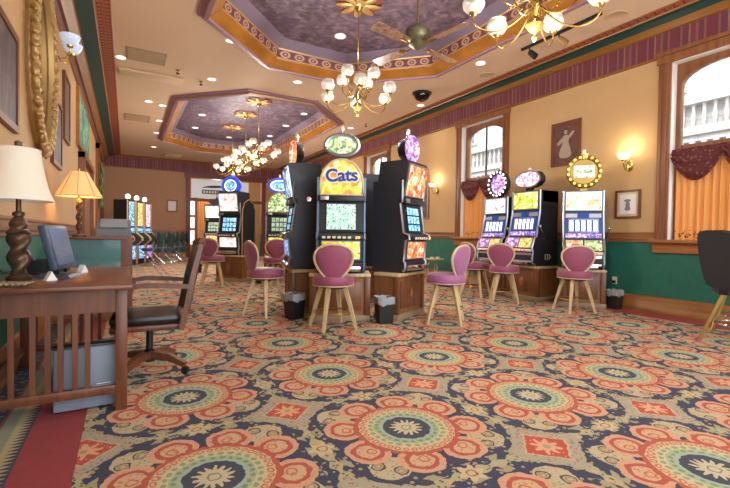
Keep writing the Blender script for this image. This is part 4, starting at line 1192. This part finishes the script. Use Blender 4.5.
# dome camera, speakers, vents, downlights, detectors, track light
t = thing('security_camera', 'black dome security camera on the ceiling right of the chandelier', 'security camera', (5.42, 7.21, ZC))
MB().lathe([(0, 0), (.20, 0), (.20, -.03), (.17, -.04), (0, -.04)], 28).build('mount_ring', 'blackplastic', t)
MB().lathe([(.165, -.04), (.16, -.08), (.12, -.14), (.06, -.168), (0, -.175)], 28).build('smoked_dome', M('smoked_dome', '0c0c0e', .06).m, t)
for k, (x, y, lb) in enumerate([(5.75, 3.35, 'round ceiling speaker grille at upper right near the cornice'), (5.84, 5.78, 'small round ceiling speaker above the right windows'), (5.4, 5.3, 'round ceiling speaker beside the near coffer')][:2]):
    o = MB().lathe([(0, -.006), (.12, -.006), (.13, -.012), (.14, 0), (0, 0)], 24).build('ceiling_speaker', 'offlight'); at(o, x, y, ZC); tag(o, lb, 'speaker')
MT['vent'] = M('vent_grille', 'a08a78', .6).m; _v = MT['vent']
def vent(label, x0, x1, y0, y1):
    t = thing('air_vent', label, 'air vent', ((x0+x1)/2, (y0+y1)/2, ZC)); w, d = (x1-x0)/2, (y1-y0)/2
    MB().box(-w, w, -d, d, -.006, 0).build('backing', 'vent', t)
    b = MB().box(-w, w, -d, -d+.02, -.012, -.006).box(-w, w, d-.02, d, -.012, -.006).box(-w, -w+.02, -d, d, -.012, -.006).box(w-.02, w, -d, d, -.012, -.006)
    b.build('frame', 'vent', t)
    b = MB(); n = 12
    for k in range(n): y = -d+.03+(2*d-.06)*k/(n-1); b.box(-w+.02, w-.02, y-.006, y+.006, -.014, -.006)
    b.build('louvers', 'offlight', t)
vent('nearest rectangular ceiling vent, at upper left', .0, .60, 7.95, 8.5)
vent('second rectangular ceiling vent, beyond the first at upper left', -.04, .54, 12.4, 13.1)
vent('farthest ceiling vent, just before the back wall', 1.28, 1.95, 17.7, 18.5)
DLS = [(-.08, 8.5, 'by the left cornice above the first vent'), (1.43, 6.85, 'left of the near coffer'), (2.95, 8.0, 'between the two coffers'), (1.46, 8.75, 'before the far coffer, left'),
       (4.3, 8.2, 'between the two coffers, right'), (.75, 11.17, 'left of the far coffer, first'), (.78, 12.73, 'left of the far coffer, second'), (.80, 14.31, 'left of the far coffer, third'), (.85, 16.72, 'at the far left near the back wall'),
       (.45, 11.0, 'left of the far coffer near the wall'), (5.91, 7.9, 'near the right cornice beyond the dome camera'), (5.35, 5.45, 'right of the near coffer'), (5.5, 10.6, 'right of the far coffer')]
CL = [(3.15, 6.50, 'in the purple coffer behind the chandelier stem'), (1.88, 12.83, 'in the far coffer, left'), (1.92, 14.5, 'in the far coffer, far left'), (3.14, 15.3, 'in the far coffer, rear'), (4.3, 14.3, 'in the far coffer, right rear'), (4.31, 12.67, 'in the far coffer, right'), (4.32, 11.16, 'in the far coffer, right front')]
base = None
for (lst, z) in ((DLS, ZC), (CL, CZ)):
    for (x, y, lb) in lst:
        if base is None:
            base = thing('recessed_downlight', 'round white recessed downlight '+lb, 'ceiling light', (x, y, z), 0, 'recessed downlights')
            MB().lathe([(.075, -.004), (.10, -.012), (.105, 0), (.075, 0)], 24).build('trim_ring', 'white', base)
            MB().lathe([(0, -.004), (.078, -.004), (.078, 0), (0, 0)], 24).build('lens', 'downlight', base)
            bpy.context.view_layer.update()
        else: dup(base, (x, y, z), 0, 'round white recessed downlight '+lb)
for (x, y, lb) in ((.83, 8.6, 'small sprinkler head hanging from the ceiling right of the second vent'), (1.30, 9.0, 'small sprinkler head just before the far coffer'), (5.65, 10.0, 'small sprinkler head right of the far coffer')):
    t = thing('sprinkler_head', lb, 'sprinkler', (x, y, ZC+.01))
    MB().lathe([(0, .03), (.045, .03), (.04, -.012), (.01, -.015), (.01, -.07), (0, -.07)], 14).build('sprinkler_stem', 'brassdull', t)
    MB().lathe([(0, -.07), (.035, -.07), (.03, -.085), (0, -.09)], 12).build('deflector', 'black', t)
t = thing('track_light', 'dark ceiling track with two brass can spotlights at upper right', 'track light', (5.5, 4.05, ZC))
MB().box(-.02, .02, -.65, .65, -.035, 0).build('track_rail', 'black', t)
for (y, m_) in ((-.02, 'gold'), (.50, 'blackplastic')):
    sp_ = MB().tube([(0, y, -.03), (0, y, -.10)], .01, 8).build('spot_arm', 'black', t)
    MB().lathe([(0, 0), (.035, 0), (.045, .02), (.05, .14), (.045, .14), (.03, .05), (0, .05)], 16, mat=I3((0, y, -.10)) @ Matrix.Rotation(radians(140), 4, 'X') @ Matrix.Rotation(.4, 4, 'Y')).build('spot_can', m_, sp_)
o = MB().box(-.12, .98, 9.0, 9.35, 4.01, 4.05, bev=.008).build('ceiling_panel', 'ceiling'); tag(o, 'shallow raised panel edge crossing the ceiling at upper left', 'ceiling panel')

# ------------------------------------------------------------------ wall items
def rot_right(): return -pi/2   # local -Y faces -X (on right wall)
def picture(label, x, y, z, w, h, rz, frame='desk_leg', art_='a_photo', mat_w=0.0, fw=.05):
    t = thing('framed_picture', label, 'picture', (x, y, z), rz)
    b = MB(); b.box(-w/2, w/2, -.035, 0, -h/2, -h/2+fw).box(-w/2, w/2, -.035, 0, h/2-fw, h/2).box(-w/2, -w/2+fw, -.035, 0, -h/2+fw, h/2-fw).box(w/2-fw, w/2, -.035, 0, -h/2+fw, h/2-fw)
    b.build('frame', frame, t)
    if mat_w: MB().box(-w/2+fw, w/2-fw, -.018, -.002, -h/2+fw, h/2-fw).build('mat_board', 'champagne', t)
    f2 = fw+mat_w
    MB().box(-w/2+f2, w/2-f2, -.024, -.002 if not mat_w else -.018, -h/2+f2, h/2-f2).build('picture_sheet', art_, t)
    return t
def paintmat(name, cols, sc_):
    m = M(name, cols[0], .5); x, y, z = m.coord(); n = m.noise(m.vec, sc_, 3, .5)
    m.base(m.ramp(n, [(.3+.4*i/(len(cols)-1), c) for i, c in enumerate(cols)])); return m.m
MT['a_photo'] = paintmat('dark_portrait_print', ['3a2420', '6a3a30', '4a3a38'], 6)
MT['a_dark'] = paintmat('dark_print', ['2e2830', '4a3a44', '6a5248'], 5)
MT['a_sketch'] = M('white_sketch_paper', 'ece8e4', .6).m
MT['skin'] = M('pale_paint', 'a89484', .6).m
MT['greyink'] = M('grey_ink', '8a8088', .6).m
RR = -pi/2
t = picture('large framed portrait of a woman in a pale dress high on the tan wall', XR, 4.575, 2.64, .54, .74, RR, 'desk_leg', 'a_photo')
MB().prism(smooth_loop([(-.12, -.25), (.13, -.25), (.09, -.08), (.05, .02), (.08, .10), (.04, .14), (-.03, .14), (-.07, .08), (-.04, 0), (-.10, -.1)]), -.030, -.024, 'y').build('painted_figure', 'skin', t)
MB().prism(smooth_loop([(-.04, .12), (-.16, .02), (-.14, -.03), (-.03, .05)]), -.029, -.024, 'y').prism(smooth_loop([(.05, .12), (.14, .20), (.17, .17), (.07, .06)]), -.029, -.024, 'y').build('painted_arms', 'skin', t)
MB().lathe([(0, 0), (.035, 0), (0, .004)], 16, mat=I3((0, -.026, .19)) @ RX90).build('painted_head', 'skin', t)
t = picture('small framed sketch of a figure in a hat on the tan wall below the sconce', XR, 3.53, 1.55, .36, .42, RR, 'desk_leg', 'a_sketch', .035, .03)
MB().prism(smooth_loop([(-.05, -.09), (.05, -.10), (.03, -.02), (.04, .02), (.0, .04), (-.03, .01), (-.02, -.03)]), -.028, -.024, 'y').build('sketch_figure', 'greyink', t)
MB().ell((0, -.026, .055), (.05, .004, .022)).build('sketch_hat', 'greyink', t)
picture('narrow brown framed picture on the right wall behind the island machine', XR, 8.42, 2.0, .30, 1.1, RR, 'oak', 'a_dark')
picture('small framed notice on the far back wall', 1.66, YB, 2.13, .40, .50, 0, 'maroon_wood', 'a_sketch', .03, .04)
RLW = pi/2
picture('dark framed picture at the extreme left edge of the wall', XL, 3.80, 2.12, .62, .72, RLW, 'desk_leg', 'a_dark')
picture('tall wood framed picture on the left wall above the lit lamp', XL, 6.25, 2.20, .75, .80, RLW, 'desk_leg', 'a_dark')
t = picture('wood framed picture jutting beside the stained glass on the left wall', XL, 7.20, 2.72, .62, .90, RLW, 'desk_leg', 'a_photo')
# stained glass
t = thing('stained_glass', 'teal stained glass panel in a gold frame high on the left wall', 'stained glass', (XL, 9.8, 3.0), RLW)
MB().box(-1.15, 1.15, -.05, 0, -.50, -.42).box(-1.15, 1.15, -.05, 0, .42, .50).box(-1.15, -1.07, -.05, 0, -.42, .42).box(1.07, 1.15, -.05, 0, -.42, .42).build('frame', 'rim_wood', t)
m = M('teal_stained_glass', '2f8f86', .2); x, y, z = m.coord(); v = m.vor(m.vec, 5, 'Distance', 'DISTANCE_TO_EDGE'); n = m.noise(m.vec, 3, 2)
c = m.mix(v.lt(.03), m.ramp(n, [(.35, '2a7a78'), (.5, '6ac0ac'), (.65, '9fd0a0')]), '202020'); m.base(c); m.emit(c, .25); MT['stained'] = m.m
MB().box(-1.07, 1.07, -.045, -.02, -.42, .42).build('glass_pane', 'stained', t)
for (n_, y, w) in ((2, 10.3, 2.2), (3, 15.4, 2.6)):
    b = MB()
    d = struct(MB().box(0, .10, y-w/2-.15, y-w/2, 0, 2.45 if n_ == 2 else 3.5).box(0, .10, y+w/2, y+w/2+.15, 0, 2.45 if n_ == 2 else 3.5).box(0, .11, y-w/2-.15, y+w/2+.15, 2.35 if n_ == 2 else 3.35, 2.47 if n_ == 2 else 3.5)
        .box(0, .03, y-w/2, y+w/2, 0, 2.35 if n_ == 2 else 3.35).build('door_%d' % n_, 'trim_z')); d.location = (XL, 0, 0)
# green leafy wall ornament
t = thing('wall_garland', 'green leafy garland hanging on the left wall beyond the lit lamp', 'garland', (XL+.14, 12.5, 2.2), RLW)
b = MB(); random.seed(3)
for k in range(70):
    z = random.uniform(-.55, .5); x = random.gauss(0, .12); a = random.random()*6.28
    b.ell((0, 0, 0), (.09, .02, .035), 6, 4, mat=I3((x, -.04-random.random()*.06, z)) @ Matrix.Rotation(a, 4, 'Y'))
b.build('leaves', M('ivy_leaf', '4a6a3a', .6).m, t, kind='stuff')
MB().tube([(0, 0, -.6), (.03, -.02, 0), (0, 0, .55)], .012, 6).build('vine', 'oak_dark', t)

# gilt oval mirror
t = thing('wall_mirror', 'tall oval gilt mirror with carved scrollwork on the left wall', 'mirror', (XL, 5.08, 2.64), RLW)
A_, B_ = .60, .84
MB().prism([(A_*.8*cos(2*pi*i/40), B_*.86*sin(2*pi*i/40)) for i in range(40)], -.02, -.005, 'y').build('mirror_glass', 'mirror', t)
fr = MB().tube([(A_*.9*cos(2*pi*i/48), -.03, B_*.93*sin(2*pi*i/48)) for i in range(48)], .06, 8, closed=True).build('oval_frame', 'gold', t)
b = MB(); random.seed(5)
for i in range(150):
    a = 2*pi*i/150; x, z = A_*(.97+.10*sin(i*2.1))*cos(a), B_*(.97+.05*sin(i*1.7))*sin(a)
    b.ell((0, 0, 0), (.062, .03, .026), 8, 5, mat=I3((x, -.075, z)) @ Matrix.Rotation(a*1.0+i*.9, 4, 'Y'))
for s in (-1, 1):
    for q in range(3):
        b.tube([((.05+.05*q)*s+.045*(1-i/14)*cos(i*.6)*s, -.06, s*0+B_*(1.03-.06*q)+.045*(1-i/14)*sin(i*.6)) for i in range(13)], .013, 5)
        b.tube([((.05+.05*q)*s+.045*(1-i/14)*cos(i*.6)*s, -.06, -B_*(1.03-.06*q)-.045*(1-i/14)*sin(i*.6)) for i in range(13)], .013, 5)
b.build('carved_scrollwork', 'gold', fr)

# sconces
def sconce(label, y, z, x=XR, rz=RR, tint='globe', arms=1):
    t = thing('wall_sconce', label, 'wall sconce', (x, y, z), rz)
    MB().lathe([(0, 0), (.05, 0), (.055, .012), (.03, .025), (0, .035)], 16, mat=Matrix.Translation((0, 0, 0)) @ RX90 @ Matrix.Diagonal((1, 1.5, 1, 1))).build('back_plate', 'brass', t)
    for k in range(arms):
        s = (0 if arms == 1 else (-.14 if k == 0 else .14))
        ar = MB().tube([(0, -.02, 0), (s*.3, -.06, -.07), (s*.7, -.13, -.07), (s, -.17, 0), (s, -.17, .05)], .008, 8).lathe([(0, .045), (.03, .05), (.035, .07), (0, .075)], 14, mat=I3((s, -.17, 0))).build('arm', 'brass', t)
        MB().lathe_open([(.032, .07), (.06, .085), (.085, .12), (.10, .165), (.105, .18)], 24, mat=I3((s, -.17, 0)), lobes=12, amp=.03).build('glass_shade', tint, ar)
        MB().ell((s, -.17, .115), (.028, .028, .04), 10, 6).build('bulb', 'bulb', ar)
    return t
sconce('brass wall sconce with lit glass shade on the tan wall by the near window', 3.52, 2.12)
sconce('brass wall sconce on the tan wall beyond the second window', 7.95, 2.12)
MT['blueglobe'] = M('pale_blue_glass', 'b8c8e0', .2).emit('c8d8f0', .35).m
sconce('two-light wall sconce with pale blue glass shades high on the left wall', 6.15, 3.12, XL, RLW, 'blueglobe', 2)

# outlet with adapter and cord
t = thing('wall_outlet', 'cream wall outlet with black plug above the small trash bin', 'outlet', (XR, 3.70, .40), RR)
MB().box(-.035, .035, -.008, 0, -.055, .055).build('cover_plate', 'cream', t)
MB().box(-.02, .02, -.04, -.008, -.04, .0).build('plug', 'blackplastic', t)
# little side table
t = thing('side_table', 'small wooden side table with curved legs by the green wall beyond the mauve stool', 'side table', (6.12, 7.6, 0))
MB().lathe([(0, .50), (.24, .50), (.25, .515), (.24, .53), (0, .53)], 24).build('tabletop', 'light_wood', t)
for k in range(3):
    a = 2*pi*k/3+.6; MB().tube([(.05*cos(a), .05*sin(a), .50), (.14*cos(a), .14*sin(a), .35), (.10*cos(a), .10*sin(a), .18), (.20*cos(a), .20*sin(a), 0)], .014, 6).build('leg', 'light_wood', t)
for k in range(2):
    o = MB().lathe([(0, 0), (.05, 0), (.055, .01), (.045, .02), (.05, .035), (0, .035)], 14).build('ashtray', 'cream'); at(o, 6.05+.16*k, 7.55, .53)
    tag(o, ['left pale ashtray on the small side table', 'right pale ashtray on the small side table'][k], 'ashtray')

# doorway sign and the bright room beyond
t = thing('doorway_sign', 'long white sign with dark artwork over the far doorway', 'sign', (3.6, YB+.02, 2.93))
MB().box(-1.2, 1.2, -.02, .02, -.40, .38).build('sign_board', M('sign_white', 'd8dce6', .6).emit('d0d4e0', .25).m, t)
MB().prism(smooth_loop([(-.75, .06), (-.5, .14), (-.1, .17), (.1, .13), (.25, .16), (.2, .08), (-.1, .07), (-.35, .04), (-.6, .05), (-.8, .02)]), -.028, -.02, 'y').build('sign_silhouette', 'black', t)
MB().box(-.78, .55, -.026, -.02, -.22, -.04).build('sign_band', M('sign_bronze', '5a5040', .5).m, t)
b = MB()
for k in range(11): b.box(-.72+k*.115, -.65+k*.115, -.03, -.026, -.18, -.08)
b.build('sign_marks', 'cream', t)
t = thing('hanging_plaque', 'dark diamond shaped plaque hanging below the doorway sign', 'plaque', (3.42, YB-.05, 2.36))
MB().prism([(-.34, 0), (-.18, .12), (-.07, .13), (0, .26), (.07, .13), (.18, .12), (.34, 0), (.18, -.12), (.07, -.13), (0, -.26), (-.07, -.13), (-.18, -.12)], -.03, 0, 'y').build('plaque_face', M('charcoal_plaque', '3a3c42', .5).m, t)
MB().tube([(0, -.015, .24), (0, -.015, .42)], .01, 6).build('hanging_rod', 'black', t)
w = struct(MB().box(2.0, 2.75, YB+1.6, YB+1.66, .5, 1.15).box(2.0, 2.75, YB+1.6, YB+1.66, 1.25, 1.75).box(2.0, 2.75, YB+1.6, YB+1.66, 1.85, 2.5).build('window_4', 'doorway_bright'))
struct(MB().box(1.9, 2.0, YB+1.55, YB+1.7, 0, 3).box(2.75, 2.85, YB+1.55, YB+1.7, 0, 3).box(2, 2.75, YB+1.55, YB+1.7, 1.15, 1.25).box(2, 2.75, YB+1.55, YB+1.7, 1.75, 1.85).build('trim_9', 'oak_dark'))
b = MB(); V = []
for i in range(31): x = 2.86+.5*i/30; y = YB+1.5+.03*sin(i*1.3); V += [(x, y, .05), (x, y, 2.7)]
o = b.add(V, [(2*i, 2*i+2, 2*i+3, 2*i+1) for i in range(30)], 0, True).build('drape', 'pleat'); tag(o, 'orange drape hanging in the room beyond the far doorway', 'curtain')
t = thing('slot_machine', 'slot machine with bright white glass standing in the room beyond the doorway', 'slot machine', (4.0, YB+1.9, 0))
MB().prism([(-.25, 0), (-.25, .8), (-.1, .9), (-.05, 1.9), (.3, 1.9), (.3, 0)], -.3, .3, 'x').build('cabinet', 'blackside', t)
MB().box(-.25, .25, -.10, -.05, 1.45, 1.85).build('top_glass', 'a_white', t)
MB().box(-.25, .25, -.13, -.06, .98, 1.35).build('screen', 'a_teal', t)
MB().box(-.25, .25, -.27, -.24, .35, .75).build('belly_glass', 'a_gold', t)

# ------------------------------------------------------------------ light
def light(kind, name, loc, power, col=(1, .93, .82), size=.05, rot=None, **k):
    l = bpy.data.lights.new(name, kind); l.energy = power; l.color = col
    if kind in ('POINT', 'SPOT'): l.shadow_soft_size = size
    for kk, v in k.items(): setattr(l, kk, v)
    o = bpy.data.objects.new(name, l); COL.objects.link(o); o.location = loc
    if rot: o.rotation_euler = rot
    return o
for i, (x, y) in enumerate(CY):
    light('POINT', 'chandelier_glow', (x, y, 3.06-.42), LP['ch'], size=.08)
    light('POINT', 'chandelier_uplight', (x, y, 3.06+.62), LP['chu'], size=.08)
for (x, y, _) in DLS: light('SPOT', 'downlight_beam', (x, y, ZC-.03), LP['dl'], size=.05, spot_size=radians(130), spot_blend=.8)
for (x, y, _) in CL: light('SPOT', 'coffer_beam', (x, y, CZ-.03), LP['dl'], size=.05, spot_size=radians(130), spot_blend=.8)
light('POINT', 'sconce_glow', (XR-.17, 3.52, 2.38), LP['sc'], (1, .85, .55), .05)
light('POINT', 'sconce_glow', (XR-.17, 7.95, 2.38), LP['sc'], (1, .85, .55), .05)
light('POINT', 'lamp_glow', (-.48, 6.0, CT+.58), 5, (1, .72, .40), .04)
light('POINT', 'far_room_glow', (3.6, YB+1.0, 3.2), 60, (1, .95, .88), .15)
sun = light('SUN', 'sun', (20, 0, 20), 2.2, (1, .96, .9)); sun.data.angle = .02
sun.rotation_euler = Vector((.75, .25, -.62)).to_track_quat('-Z', 'Y').to_euler()
W = bpy.data.worlds.new('World'); SC.world = W; W.use_nodes = True
bg = W.node_tree.nodes['Background']; bg.inputs[0].default_value = (.86, .93, 1.0, 1); bg.inputs[1].default_value = LP['w']

# ------------------------------------------------------------------ camera
cam = bpy.data.cameras.new('camera'); co = bpy.data.objects.new('camera', cam); COL.objects.link(co); SC.camera = co
cam.sensor_width = 36; cam.lens = 421.3/730*36; cam.clip_start = .05
th, pit, roll = .5165, -.0204, .0146
F = Vector((sin(th)*cos(pit), cos(th)*cos(pit), sin(pit))); R0 = Vector((cos(th), -sin(th), 0)); U0 = R0.cross(F)
R1 = R0*cos(roll)+U0*sin(roll); U1 = -R0*sin(roll)+U0*cos(roll)
mat = Matrix((R1, U1, -F)).transposed().to_4x4(); mat.translation = (0, 0, 1.03)
co.matrix_world = mat
SC.view_settings.view_transform = 'Standard'; SC.view_settings.look = 'None'; SC.view_settings.exposure = LP['exp']
SC.cycles.use_denoising = True
SC.cycles.max_bounces = 8; SC.cycles.diffuse_bounces = 4; SC.cycles.sample_clamp_indirect = 4
